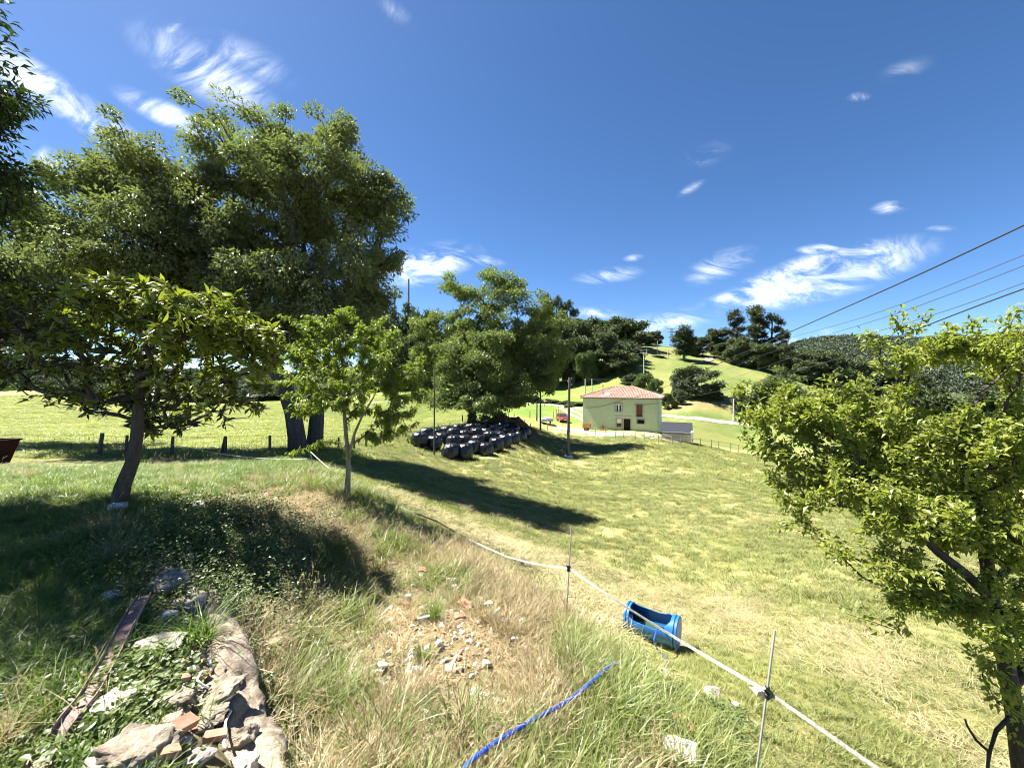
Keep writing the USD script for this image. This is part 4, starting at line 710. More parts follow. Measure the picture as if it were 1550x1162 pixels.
far_proto('grey_oak', S((0, 0, 5, 4.4, 3.6, 3.0), (2.2, 0, 7, 2.4, 2.2, 1.9), (-2.4, .5, 5.6, 2.4, 2.2, 2.2), (.2, -1, 2.8, 4.2, 3.4, 1.6)), 230, 60, .9, .42, .26, 'grey_oak_leaf', 43, .3)
far_proto('pale_tree', S((0, 0, 5.6, 3.0, 3.0, 3.2), (0, 0, 8, 2.0, 2.0, 1.6), (-1.2, 0, 3.0, 2.6, 2.6, 2.0), (1.5, .4, 3.6, 2.2, 2.2, 2.0)), 210, 60, .8, .36, .2, 'far_pale_leaf', 44, .25)
far_proto('eucalyptus', S((0, 0, 9.0, .9, .9, .7), (-1.2, .3, 8.0, .8, .8, .55), (1.3, 0, 8.2, .8, .8, .6), (.6, .5, 6.9, .9, .9, .5), (-1.5, -.4, 6.2, .9, .9, .55), (1.7, .2, 5.6, .9, .9, .5), (-.3, 0, 5.0, 1.0, 1.0, .5), (-1.4, .3, 3.8, .9, .9, .5), (1.0, -.4, 3.6, 1.0, 1.0, .6)), 120, 44, .42, .34, .13, 'eucalyptus_leaf', 45, .55, .22, .5)
far_proto('slim_tree', S((0, 0, 7.6, .9, .9, 1.6), (0.1, 0, 5.6, 1.3, 1.3, 1.8), (-.2, 0, 3.4, 1.4, 1.4, 1.6), (.3, 0, 9, .5, .5, .8)), 130, 50, .55, .34, .18, 'eucalyptus_leaf', 46, .5, .18)
far_proto('bush', S((0, 0, 4.4, 5, 5, 4), (2.8, 0, 3.5, 3, 3, 2.8), (-2.6, 1, 4, 3, 3, 3.2), (0, -1, 7, 3, 3, 2.2)), 200, 60, 1.2, .62, .4, 'far_oak_leaf', 47, .15, .3)
far_proto('pale_bush', S((0, 0, 4.4, 5, 5, 4), (2.8, 0, 3.5, 3, 3, 2.8), (-2.6, 1, 5, 3, 3, 3.2), (0, -1, 7, 3, 3, 2.2)), 200, 60, 1.2, .58, .34, 'far_pale_leaf', 48, .15, .3)
far_proto('conifer', S((0, 0, 2.2, 2.0, 2.0, 1.2), (0, 0, 4.2, 1.6, 1.6, 1.2), (0, 0, 6.2, 1.15, 1.15, 1.2), (0, 0, 8.2, .65, .65, 1.1), (0, 0, 9.4, .25, .25, .6)), 150, 50, .5, .4, .16, 'far_oak_leaf', 49, .85, .2)
rngf = np.random.default_rng(51)
def far_tree(kind, px, top, wid, D, label, name=None, group=None, base=None, cat_='tree', rot=None, sink=0.0):
    x_ = (px - 775) / F * D; zb = float(ground(x_, D)) if base is None else P(px, base, D)[2]; zt = P(px, top, D)[2]; path, w0, h0 = PROTO[kind]
    h = max(zt - zb + sink, .5); w = wid * D / F
    t = thing(name or {'bush': 'shrub', 'pale_bush': 'shrub', 'eucalyptus': 'eucalyptus_tree', 'conifer': 'conifer', 'slim_tree': 'slender_tree'}.get(kind, 'oak_tree' if 'oak' in kind else 'pale_tree'), label, cat_, (x_, D, zb - sink), rngf.uniform(0, 6.28) if rot is None else rot, (w / w0, w / w0, h / h0), group)
    t.GetReferences().AddInternalReference(path); t.SetInstanceable(True)
FT = [
 ('oak', 640, 472, 60, 145, 'dark leafy tree right of the two conifers'), ('round_oak', 812, 478, 50, 155, 'dark tree top showing right of the rounded ash crown'),
 ('conifer', 597, 470, 56, 150, 'dark pointed conifer just right of the big ash crown'), ('conifer', 618, 460, 54, 160, 'tallest dark conifer between the two ash crowns'), ('round_oak', 635, 478, 46, 135, 'dark bushy tree left of the rounded ash over the bales'), ('oak', 598, 510, 70, 130, 'dark tree behind the young fruit tree crown'), ('oak', 655, 520, 60, 120, 'dark tree low behind the left flank of the rounded ash'),
 ('eucalyptus', 826, 444, 46, 185, 'leftmost of three feathery eucalyptus tops on the skyline'), ('eucalyptus', 843, 449, 42, 190, 'middle of three feathery eucalyptus tops on the skyline'), ('eucalyptus', 859, 455, 42, 188, 'rightmost of three feathery eucalyptus tops on the skyline'),
 ('oak', 836, 484, 66, 150, 'dark oak right behind the rounded ash crown'), ('round_oak', 870, 482, 52, 165, 'dark oak below the three eucalyptus tops'), ('oak', 893, 482, 56, 180, 'broad dark oak on the skyline left of the tallest oak'), ('oak', 845, 516, 62, 130, 'dark oak at the edge of the shaded meadow'), ('round_oak', 868, 512, 60, 128, 'dark oak casting shade over the bright meadow'), ('oak', 820, 508, 60, 125, 'dark oak tucked behind the right flank of the rounded ash'), ('oak', 787, 500, 60, 135, 'dark oak hidden behind the rounded ash crown'), ('oak', 700, 500, 90, 140, 'dark oak behind the left of the rounded ash'),
 ('round_oak', 946, 482, 60, 160, 'tall round oak above the grey-green oak on the hill'), ('oak', 918, 487, 50, 170, 'dark oak left of the tall round oak on the hill'), ('oak', 968, 503, 34, 172, 'small oak at the right foot of the tall round oak'), ('grey_oak', 929, 503, 66, 132, 'grey-green oak standing over the house roof'), ('grey_oak', 958, 520, 40, 138, 'dark side of the grey-green oak wood on the hill'), ('oak', 935, 530, 70, 126, 'low dark oak below the grey-green oak'), ('pale_bush', 889, 534, 40, 122, 'pale rounded tree at the edge of the bright meadow'), ('oak', 905, 545, 40, 126, 'low dark tree right of the pale rounded tree'),
 ('round_oak', 978, 505, 26, 178, 'small round tree on the hill crest'), ('oak', 993, 501, 24, 182, 'darker small tree on the hill crest beside the pylon'), ('bush', 992, 541, 25, 148, 'dark round bush alone on the upper pasture'),
 ('slim_tree', 1036, 492, 38, 146, 'slender tree standing forward on the hill pasture'), ('round_oak', 1053, 511, 40, 160, 'round tree right of the slender tree on the hill'), ('oak', 1085, 498, 44, 155, 'round oak left of the eucalyptus grove'), ('eucalyptus', 1112, 468, 44, 150, 'left tall eucalyptus of the hilltop grove'), ('eucalyptus', 1143, 462, 64, 152, 'tallest eucalyptus in the middle of the hilltop grove'), ('eucalyptus', 1168, 474, 46, 150, 'third eucalyptus of the hilltop grove'), ('eucalyptus', 1186, 498, 34, 146, 'lowest eucalyptus at the right end of the grove'),
 ('oak', 1118, 510, 46, 142, 'dark oak under the left eucalyptus'), ('oak', 1148, 520, 56, 138, 'dark oak under the tallest eucalyptus'), ('oak', 1176, 522, 50, 136, 'dark oak under the right end of the eucalyptus grove'), ('round_oak', 1098, 520, 36, 148, 'dark shrubby oak left below the eucalyptus grove'),
 ('oak', 1206, 532, 50, 134, 'first oak of the dark wood right of the eucalyptus grove'), ('round_oak', 1234, 530, 52, 132, 'second oak of the dark wood on the right hillside'), ('oak', 1262, 534, 50, 132, 'third oak of the dark wood on the right hillside'), ('oak', 1290, 542, 48, 132, 'fourth oak of the dark wood on the right hillside'), ('round_oak', 1318, 550, 48, 134, 'last oak of the dark wood by the plum leaves'), ('oak', 1222, 546, 46, 128, 'lower dark oak at the front of the wood'), ('oak', 1252, 552, 46, 127, 'second lower dark oak at the front of the wood'), ('oak', 1284, 560, 44, 127, 'third lower dark oak at the front of the wood'), ('oak', 1345, 556, 50, 136, 'oak of the dark wood seen through the plum twigs'), ('oak', 1375, 562, 50, 138, 'oak hidden behind the upper plum leaves'),
 ('round_oak', 1055, 556, 62, 100, 'big dark oak on the bank right of the house'), ('grey_oak', 1030, 566, 34, 99, 'grey leafy tree on the left side of the bank oak'), ('bush', 1075, 585, 34, 98, 'dark shrub at the right foot of the bank oak'),
 ('pale_tree', 1182, 554, 60, 88, 'pale green domed tree below the hill pasture'), ('pale_bush', 1155, 580, 34, 86, 'pale bushy tree left of the domed tree'), ('slim_tree', 1119, 582, 22, 86, 'slim dark tree beside the pale pole'), ('bush', 1135, 596, 40, 84, 'dark bush between the pale pole and the domed tree'), ('oak', 1210, 590, 46, 84, 'dark tree right below the domed tree'),
 ('bush', 1250, 590, 52, 92, 'left end of the dark evergreen hedge row'), ('bush', 1288, 583, 58, 92, 'second tree of the dark evergreen hedge row'), ('bush', 1325, 580, 58, 92, 'third tree of the dark evergreen hedge row'), ('bush', 1365, 582, 60, 93, 'dark evergreen tree behind the plum crown'), ('bush', 1270, 602, 50, 84, 'front tree of the dark evergreen hedge row'), ('bush', 1420, 590, 70, 95, 'dark evergreen tree further behind the plum crown'), ('bush', 1490, 592, 70, 98, 'dark evergreen tree behind the right side of the plum'),
 ('pale_bush', 973, 566, 30, 104, 'pale scrubby bush just above the house ridge'), ('pale_bush', 990, 574, 26, 100, 'pale scrubby bush right above the house roof'), ('bush', 955, 566, 30, 112, 'dark bush above the left of the house ridge'), ('slim_tree', 1031, 590, 16, 94, 'small thin tree on the bank behind the house'), ('pale_bush', 1012, 596, 26, 92, 'low pale scrub right behind the house'),
 ('bush', 834, 604, 30, 100, 'dark hedge bush beside the lane'), ('bush', 806, 600, 34, 102, 'dark hedge bush left along the lane'), ('pale_bush', 870, 608, 44, 94, 'low pale scrub along the lane left of the house'), ('bush', 857, 606, 26, 96, 'low dark scrub along the lane above the red car'),
 ('pale_bush', 12, 574, 70, 165, 'pale tree at the far left edge of the bright field'), ('grey_oak', 60, 584, 60, 170, 'grey-green tree on the far edge of the bright field'), ('oak', 100, 590, 50, 172, 'dark tree on the far edge of the bright field'), ('oak', 130, 594, 60, 165, 'second dark tree on the far edge of the bright field'), ('pale_bush', -60, 570, 90, 168, 'pale tree beyond the left end of the field'), ('oak', 250, 588, 70, 190, 'dark tree far behind the long-leaved fruit tree'), ('oak', 330, 590, 80, 190, 'dark tree far behind the left fence'), ('oak', 420, 590, 80, 190, 'dark tree far behind the big ash trunks'), ('oak', 520, 580, 90, 170, 'dark tree far behind the young fruit tree'), ('oak', 575, 575, 60, 160, 'dark tree at the far right edge of the bright field'),
]
for kd, px, top, wd, D, lb in FT: far_tree(kd, px, top, wd, D, lb, sink=.6)

# ------------------------------------------------------------------ far wooded hills
mat('far_wood_floor', [(.3, (.035, .05, .022)), (.7, (.06, .08, .035))], .05, .95)
def far_hill(name, ridge, D0, D1, label, seed, zfoot, count):
    """A hill whose skyline passes through the given photo pixels; wooded with countless small crowns."""
    n, m = 90, 26; pxs = np.linspace(ridge[0][0], ridge[-1][0], n); pys = np.interp(pxs, [r[0] for r in ridge], [r[1] for r in ridge]); t = np.linspace(0, 1, m)
    D = D0 + (D1 - D0) * t; X = (pxs[:, None] - 775) / F * D1 * (D[None] / D1); zr = CZ - (pys - 581) / F * D1
    Z = zfoot + (zr[:, None] - zfoot) * (t[None] ** .8); Y = np.broadcast_to(D[None], X.shape).copy(); Z = Z + 10 * (meshkit.fbm(np.stack([X * .012, Y * .012, X * 0], -1), 3, seed) - .5) * np.sin(np.pi * t)[None] 
    bk = np.stack([X[:, -1] * 1.5, Y[:, -1] * 1.5, np.full(n, zfoot - 20)], -1); G3 = np.concatenate([np.stack([X, Y, Z], -1), bk[:, None]], 1); mm = m + 1
    i, j = np.meshgrid(np.arange(n - 1), np.arange(mm - 1), indexing='ij'); a = i * mm + j
    o = obj(name, (G3.reshape(-1, 3), np.stack([a, a + mm, a + mm + 1, a + 1], -1).reshape(-1, 4)), 'far_wood_floor', smooth=True); tag(o, label, 'hill', kind='structure')
    rng = np.random.default_rng(seed); u, w = rng.random(count) * (n - 1), rng.random(count) ** .8 * (m - 1)
    pts = np.stack([map_coordinates(A_, [u, w], order=1) for A_ in (X, Y, Z)], -1); return pts, rng
def crown_blob(seed):
    rng = np.random.default_rng(seed); att = ell_points(S((0, 0, 0, 1, 1, .9), (.3, .2, .5, .6, .6, .6), (-.4, 0, .2, .6, .7, .7)), 26, rng, .25); return clump_leaves(att, 14, .5, .42, .34, rng, .1, np.zeros(3), .7)
def scatter(name, label, cat_, protos, pts, rot, scale, idx, kind='stuff', tilt=None):
    pi = UsdGeom.PointInstancer.Define(stage, '/World/' + name); paths = []
    for k, (mesh_, mate) in enumerate(protos): usdkit.mesh(stage, f'/World/{name}/kinds/kind_{k}', mesh_, '/World/Looks/' + mate); paths.append(Sdf.Path(f'/World/{name}/kinds/kind_{k}'))
    pi.CreatePrototypesRel().SetTargets(paths); n = len(pts)
    pi.CreatePositionsAttr(Vt.Vec3fArray.FromNumpy(np.asarray(pts, np.float32))); pi.CreateProtoIndicesAttr(Vt.IntArray.FromNumpy(np.asarray(idx, np.int32)))
    q = np.zeros((n, 4), np.float32); q[:, 3] = np.cos(rot / 2); q[:, 2] = np.sin(rot / 2)
    if tilt is not None:  # a small extra lean about x and y
        q[:, 0] += tilt[:, 0] / 2; q[:, 1] += tilt[:, 1] / 2; q /= np.linalg.norm(q, axis=1, keepdims=True)
    pi.CreateOrientationsAttr(Vt.QuathArray.FromNumpy(q.astype(np.float16)))
    pi.CreateScalesAttr(Vt.Vec3fArray.FromNumpy(np.asarray(scale, np.float32) if np.ndim(scale) == 2 else np.repeat(np.asarray(scale, np.float32)[:, None], 3, 1)))
    tag(pi, label, cat_, kind=kind); return pi
pa, r1 = far_hill('far_hill', [(1080, 560), (1150, 535), (1205, 524), (1230, 517), (1260, 514), (1300, 513), (1400, 517), (1550, 512), (1800, 520)], 420, 760, 'distant wooded hill on the skyline at right', 61, -14, 5200)
pb, r2 = far_hill('far_hill', [(-300, 520), (-100, 530), (20, 545), (110, 552), (200, 562), (400, 572), (620, 578)], 330, 620, 'distant wooded valley side at the far left', 62, -24, 4600)
leafmat('distant_leaf', [(0, (.060, .082, .052)), (.5, (.09, .115, .075)), (1, (.125, .15, .10))], .15, .7, nscale=.02, var=.5)  # haze put into the colour: far crowns made paler and bluer
pt = np.vstack([pa, pb]); rr = np.random.default_rng(63)
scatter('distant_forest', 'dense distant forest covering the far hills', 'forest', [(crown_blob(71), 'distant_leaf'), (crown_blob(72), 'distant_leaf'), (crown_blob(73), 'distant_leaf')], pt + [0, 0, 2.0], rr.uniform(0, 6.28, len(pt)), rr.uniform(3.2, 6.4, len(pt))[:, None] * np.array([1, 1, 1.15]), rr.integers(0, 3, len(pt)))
# the wood that closes the view behind the near oaks, left of the house hill
n = 900; D_ = rr.uniform(168, 250, n); px_ = rr.uniform(560, 985, n); X_ = (px_ - 775) / F * D_; zz_ = ground(X_, D_); okk = (CZ - zz_ - 7) / D_ * F + 581 > np.interp(px_, [560, 780, 870, 985], [480, 470, 484, 512]) - 2
pw = np.stack([X_, D_, zz_ + 3], -1)[okk]
scatter('background_wood', 'dark wood closing the view behind the oaks', 'wood', [(crown_blob(74), 'far_oak_leaf'), (crown_blob(75), 'far_oak_leaf')], pw, rr.uniform(0, 6.28, len(pw)), rr.uniform(3.0, 4.6, len(pw))[:, None] * np.array([1, 1, 1.2]), rr.integers(0, 2, len(pw)))

# ------------------------------------------------------------------ things on the ground near the camera
def GH(px, py, h=0.0):
    D = np.exp(np.linspace(math.log(1.2), math.log(60), 3000)); q = P(px, py, D); k = int(np.argmax(q[2] < ground(q[0], q[1]) + h)); return np.array([q[0][k], q[1][k], q[2][k]])
# drinking trough made of a blue plastic barrel cut open along its top
mat('blue_plastic', [(0.3, (.008, .085, .26)), (0.7, (.014, .125, .34))], 2.5, .38, .002, spec=.5); mat('dark_blue_plastic', [(0.3, (.006, .03, .14)), (0.7, (.01, .045, .18))], 4, .5)
usdkit.material(stage, '/World/Looks/trough_water', {'p': ('principled_bsdf', {'base_color': (.03, .06, .05), 'roughness': .04, 'specular_ior_level': .6})}, surface='p.BSDF')
ta, tb = G(951, 951), G(1026, 984); ax = tb - ta; Lt = float(np.linalg.norm(ax[:2])); Rt = .235 * ta[1] / 6.9
print('trough', ta, tb, Lt, Rt)
tz = math.atan2(ax[1], ax[0]); mid = (ta + tb) / 2
trough = thing('water_trough', 'blue plastic barrel cut open as a drinking trough on the mown field', 'trough', (mid[0], mid[1], mid[2] + .02), tz)
cyl = lambda r0, r1, x0, x1, n=40: m3.Manifold.cylinder(x1 - x0, r0, r1, n).rotate((0, 90, 0)).translate((x0, 0, Rt))
h = Lt / 2
shell = cyl(Rt, Rt, -h, h) + cyl(Rt * .97, Rt * .93, h - .001, h + .02) + cyl(Rt * .93, Rt * .97, -h - .02, -h + .001)
shell = shell - cyl(Rt - .012, Rt - .012, -h + .015, h - .015)
cut = m3.CrossSection([[(-h + .07, Rt * 1.62), (-h + .16, Rt * 1.48), (h * .20, Rt * 1.36), (h * .40, Rt * 1.44), (h - .10, Rt * 1.92), (h - .08, Rt * 2.5), (-h + .07, Rt * 2.5)]])
cutm = m3.Manifold.extrude(cut, 2.0).rotate((90, 0, 0)).translate((0, 1.0, 0))
cutm = cutm.translate((0, 0, -Rt)).rotate((9, 0, 0)).translate((0, 0, Rt))
obj('barrel', shell - cutm, 'blue_plastic', trough, smooth=35)
for x_ in (-h + .0, -h + .055, h - .055, h):
    ring = cyl(Rt + .016, Rt + .016, x_ - .016, x_ + .016) - cyl(Rt - .004, Rt - .004, x_ - .03, x_ + .03); obj('rim_band', (ring - (cutm if abs(x_) < h - .06 else m3.Manifold())) if abs(x_) < h - .06 else ring, 'blue_plastic', trough, smooth=35)
for x_ in (-h + .028, h - .028): obj('groove', cyl(Rt + .004, Rt + .004, x_ - .01, x_ + .01) - cyl(Rt - .004, Rt - .004, x_ - .03, x_ + .03), 'dark_blue_plastic', trough, smooth=35)
wl = Rt * .62; ww = math.sqrt(Rt ** 2 - (Rt - wl) ** 2) - .02; obj('water', box(Lt - .06, 2 * ww, .004, (0, 0, wl)), 'trough_water', trough)
mat('blue_hose', [(0.3, (.01, .045, .42)), (0.7, (.02, .09, .62))], 30, .4)
def hose(px, lab, r=.016, lift=.17):
    p = np.array([GH(*q[:2], q[2] if len(q) > 2 else lift) for q in px]); s = spline(p, 120); return tag(obj('hose', tube(s, r, 7), 'blue_hose', smooth=True), lab, 'hose')
hose([(690, 1190), (705, 1160), (735, 1134), (800, 1093), (860, 1060), (895, 1032), (922, 1009), (945, 1000, .10), (963, 998, .03), (985, 1004, -.02)], 'long blue hose curving through the tall grass at the bottom')
hose([(1013, 950, .30), (1003, 949, .38), (993, 956, .36), (990, 968, .25), (994, 980, .12), (1003, 990, .03), (1009, 1000, .015), (1011, 1009, .0)], 'short blue hose hanging over the rim of the trough', .012)

# electric tape fence
flat('fibreglass', (.27, .26, .23), .5); flat('black_plastic', (.012, .012, .012), .5); mat('white_tape', [(0.35, (.17, .17, .14)), (0.6, (.32, .31, .27))], 40, .7, stretch=(1, 1, 1))
def stake(base, top, clip, label, r=.008):
    b = np.asarray(base, float); t = thing('fence_stake', label, 'stake', b, group='stakes of the electric tape fence'); v = np.asarray(top) - b
    obj('rod', tube([-v * .08, v * .5, v], r, 8), 'fibreglass', t, smooth=50); c = v * clip
    if clip < 1: obj('clip', cat([tube([c - v * .028, c + v * .028], r * 2.1, 8), box(.07, .035, .05, tuple(c + [.0, -.02, -.01]), rz=.5, bev=.01), tube([c + [-.02, -.02, .02], c + [-.04, -.03, .05]], .012, 6)]), 'black_plastic', t)
    return b + v * clip
s1 = stake(on(P(1140, 1217, 2.95)[0], 2.95), P(1173, 953, 2.97), .635, 'nearest white stake of the tape fence, by the bottom edge')
s2 = stake(on(P(857, 940, 5.3)[0], 5.3), P(865, 795, 5.4), .545, 'slim white stake of the tape fence left of the blue trough', .009)
s3 = stake(on(P(474, 722, 13.4)[0], 13.4), P(469, 680, 13.4), .9, 'far stake of the tape fence beneath the big ash trunks', .014)
def sagline(pts, sags, n=24):
    out = []
    for a, b, g in zip(pts[:-1], pts[1:], sags):
        t = np.linspace(0, 1, n, endpoint=False)[:, None]; out.append(np.asarray(a) * (1 - t) + np.asarray(b) * t - np.array([0, 0, 1]) * g * 4 * t * (1 - t))
    return np.vstack(out + [np.asarray(pts[-1])[None]])
def ribbon(name, pts, sags, w, label, tw=0.0):
    s = sagline(pts, sags); n = len(s); t = unit(np.gradient(s, axis=0)); side = unit(np.cross(t, [0, 0, 1.0])); up = np.cross(side, t); d = np.concatenate([[0], np.cumsum(np.linalg.norm(np.diff(s, axis=0), axis=1))])
    a = .5 + tw * np.sin(d * 1.3) + .5 * tw * np.sin(d * 3.1 + 1); wv = (np.cos(a)[:, None] * up + np.sin(a)[:, None] * side) * w / 2; nv = np.cross(t, unit(wv)) * .0012
    v = np.stack([s - wv + nv, s + wv + nv, s + wv - nv, s - wv - nv], 1).reshape(-1, 3); i, j = np.meshgrid(np.arange(n - 1), np.arange(4), indexing='ij'); f = np.stack([i * 4 + j, (i + 1) * 4 + j, (i + 1) * 4 + (j + 1) % 4, i * 4 + (j + 1) % 4], -1).reshape(-1, 4)
    return tag(obj(name, (v, f), 'white_tape'), label, 'tape')
ribbon('fence_tape', [P(1720, 1330, 2.35), P(1330, 1164, 2.62), s1, s2, P(765, 841, 6.5), P(660, 788, 8.3), P(535, 736, 10.8), s3], [0, 0, .035, .03, .03, .03, .05], .027, 'white electric fence tape running down the field edge past the trough', .5)
ribbon('fence_tape', [s3 + [-.1, 0, -.25], P(360, 690, 15), P(290, 678, 18), P(200, 664, 20)], [.05, .03, .0], .024, 'slack white tape hanging below the left fence posts', .2)

# ruined wall, stones, bricks
mat('ruin_stone', [(0.3, (.10, .08, .06)), (0.45, (.22, .18, .135)), (0.6, (.34, .285, .215)), (0.75, (.44, .39, .31))], 11, .95, .035, 26, 7); mat('pale_stone', [(0.25, (.20, .18, .15)), (0.5, (.33, .30, .25)), (0.75, (.46, .43, .37))], 9, .95, .012); mat('grey_stone', [(0.25, (.13, .12, .11)), (0.5, (.23, .21, .195)), (0.75, (.33, .31, .285))], 8, .95, .016)
mat('white_plaster', [(0.25, (.32, .30, .27)), (0.5, (.54, .52, .49)), (0.75, (.70, .69, .66))], 18, .9, .006); mat('brick_clay', [(0.25, (.22, .10, .066)), (0.55, (.33, .17, .11)), (0.8, (.44, .28, .20))], 16, .9, .005)
def rock(w, d, h, seed, npt=16, rough=.12, sub=2, flat_top=.0):
    r = np.random.default_rng(seed); p = unit(r.normal(size=(npt, 3))) * r.uniform(.8, 1.0, (npt, 1)); p = np.sign(p) * np.abs(p) ** .7
    m = trimesh.convex.convex_hull(p); 
    for _ in range(sub): m = m.subdivide()
    v = m.vertices.copy()
    if rough: v *= (1 + rough * 2 * (meshkit.fbm(v * 1.6 + seed, 5, seed) - .5))[:, None]; v += rough * .35 * (np.stack([meshkit.fbm(v * 4.5 + seed + k, 3, seed + k) for k in range(3)], -1) - .5)
    if flat_top: v[:, 2] = np.minimum(v[:, 2], flat_top)
    return (v * np.array([w, d, h]) / 2, np.array(m.faces))
def stone(px, py, wpx, hpx, label, mate, name='stone', cat_='stone', seed=0, hf=.7, df=.8, rot=None, sub=2, rough=.14, sink=.35, group=None, lift=0.0, npt=16, parent=None):
    c = GH(px, py + hpx * .25, lift); w = 1.12 * wpx * c[1] / F; d = max(w * df, .02); hh = max(min(hpx * c[1] / F * hf, w * 1.6), .012)
    r = np.random.default_rng(seed + 900)
    if parent is not None:
        a = r.uniform(-.5, .5); v, f = rock(w, d, hh, seed, npt, rough, sub); R = np.array([[math.cos(a), -math.sin(a), 0], [math.sin(a), math.cos(a), 0], [0, 0, 1]])
        return obj(name, (v @ R.T + c + [0, 0, hh * (.5 - sink)], f), mate, parent, smooth=38, label=label)
    xf = thing(name, label, cat_, (c[0], c[1], c[2] + hh * (.5 - sink)), r.uniform(-.5, .5) if rot is None else rot, group=group)
    obj('rock', rock(w, d, hh, seed, npt, rough, sub), mate, xf, smooth=38 if sub >= 2 else False); return xf
WS = [(322, 1042, 84, 66, 'large tan block at the broken edge of the ruined wall', 'ruin_stone'), (362, 1108, 50, 84, 'upright tan stone at the wall edge below the large tan block', 'ruin_stone'), (208, 1116, 96, 84, 'biggest pitted boulder at the bottom of the ruined wall', 'ruin_stone'), (255, 868, 78, 46, 'greyish flat concrete lump at the top end of the ruined wall', 'grey_stone'), (291, 908, 54, 32, 'rounded grey stone just below the concrete lump', 'grey_stone'), (338, 982, 36, 44, 'pale stone on the wall edge right of the lush grass tuft', 'pale_stone'),
      (248, 962, 62, 22, 'long pale stone left of the lush grass tuft', 'pale_stone'), (312, 1072, 62, 34, 'brown stone below the large tan block', 'ruin_stone'), (272, 1048, 46, 34, 'small tan stone left of the large tan block', 'ruin_stone'), (368, 1150, 46, 52, 'crumbled pale stone at the bottom edge right of the boulder', 'pale_stone'), (175, 1052, 60, 26, 'pale flat stone above the biggest boulder', 'pale_stone'), (300, 1140, 40, 30, 'dark rounded stone near the bottom edge', 'grey_stone'), (150, 1150, 60, 46, 'mossy stone at the bottom left of the boulder', 'grey_stone'), (344, 1010, 30, 34, 'tan stone between pale stone and large block', 'ruin_stone'), (302, 945, 40, 26, 'pale stone half under the lush grass tuft', 'pale_stone'), (265, 1085, 40, 30, 'crumbly tan stone above the orange brick', 'ruin_stone'), (330, 935, 30, 24, 'small grey stone at the wall edge', 'grey_stone')]
WALL_C = spline([G(232, 850)[:2], G(275, 890)[:2], G(300, 950)[:2], G(322, 1020)[:2], G(340, 1100)[:2], G(350, 1220)[:2]], 60)
wallx = thing('ruined_wall', 'broken top of a ruined stone wall running towards the lower left corner', 'wall', (0, 0, 0))
def wall_core():
    s_ = WALL_C; t = unit(np.gradient(s_, axis=0)); rt = np.stack([-t[:, 1], t[:, 0]], 1); zt = ground(s_[:, 0], s_[:, 1]) - .01
    prof = np.array([(-.26, -.25), (-.24, .0), (-.12, .04), (.0, .05), (.10, .03), (.16, -.02), (.19, -.18), (.20, -.36), (.22, -.60)]); prof2 = np.vstack([np.column_stack([np.interp(np.linspace(0, 8, 25), np.arange(9), prof[:, k]) for k in (0, 1)])])
    v = np.concatenate([s_[:, None] + rt[:, None] * prof2[None, :, :1] * -1, (zt[:, None] + prof2[None, :, 1])[..., None]], -1); q = v.reshape(-1, 3)
    q = q + .34 * (np.stack([meshkit.fbm(q * 5.5, 4, 31 + k) for k in range(3)], -1) - .5) * np.array([.7, .7, .8]); i, j = np.meshgrid(np.arange(59), np.arange(24), indexing='ij'); a = i * 25 + j
    return q, np.stack([a, a + 25, a + 26, a + 1], -1).reshape(-1, 4)
obj('core', wall_core(), 'ruin_stone', wallx, smooth=True)
for k, (px, py, w, hh, lb, mt) in enumerate(WS): stone(px, py, w, hh, lb, mt, 'stone', 'stone', 100 + k, .62, .8, None, 4, .42, .44, lift=.06, parent=wallx)
mound('dirt_bank', 'low bank of earth and litter right of the bent fruit tree', 'bank', G(275, 768), .85, .5, .30, 'dung_heap', 5, 34) if False else None
def brick(px, py, L, W, H, rot, tilt, label, lift=.02, mate='brick_clay', name='brick', seed=0, group=None, broken=True):
    c = GH(px, py, lift); t = thing(name, label, name.replace('_', ' '), c, rot, group=group); r = np.random.default_rng(seed)
    b = m3.Manifold.cube((L, W, H), True)
    for s in (-.3, 0, .3): b = b - m3.Manifold.cylinder(L * 1.2, H * .16, H * .16, 8, True).rotate((0, 90, 0)).translate((0, s * W, 0))
    if broken: b = b - m3.Manifold.cube((L, W * 2, H * 3), True).rotate((r.uniform(-20, 20), r.uniform(-20, 20), r.uniform(15, 40))).translate((L * .95, W * .2, 0))
    obj('clay', b.rotate((tilt, tilt * .4, 0)), mate, t); return t
BR = [(278, 1095, .115, .07, .045, 1.2, 25, 'orange brick lying between the wall stones'), (327, 1112, .11, .045, .035, .35, 10, 'thin orange brick piece leaning on the upright tan stone'), (282, 1024, .045, .035, .03, .5, 15, 'small orange brick chip left of the large tan block'), (262, 1136, .085, .05, .035, .3, 5, 'pale orange brick piece by the bottom edge of the wall'), (326, 1040, .04, .04, .04, .2, 0, 'tiny orange brick chip stuck in the large tan block'), (1034, 1096, .17, .12, .07, -.35, 12, 'red brick in the grass above the white slab'), (1102, 1136, .16, .09, .06, -.2, 8, 'broken red tile pieces right of the white slab'), (705, 915, .20, .10, .06, -.6, 14, 'orange brick among the white debris'), (694, 932, .14, .09, .05, .4, 10, 'orange brick below the orange one among white debris'), (640, 862, .12, .08, .05, .1, 20, 'orange brick at the top of the debris field'), (614, 913, .07, .05, .04, .4, 10, 'small orange brick near a white stone')]
for k, (px, py, L, W, H, ro, ti, lb) in enumerate(BR): brick(px, py, L, W, H, ro, ti, lb, seed=k, lift=.11 if k < 5 else .03)
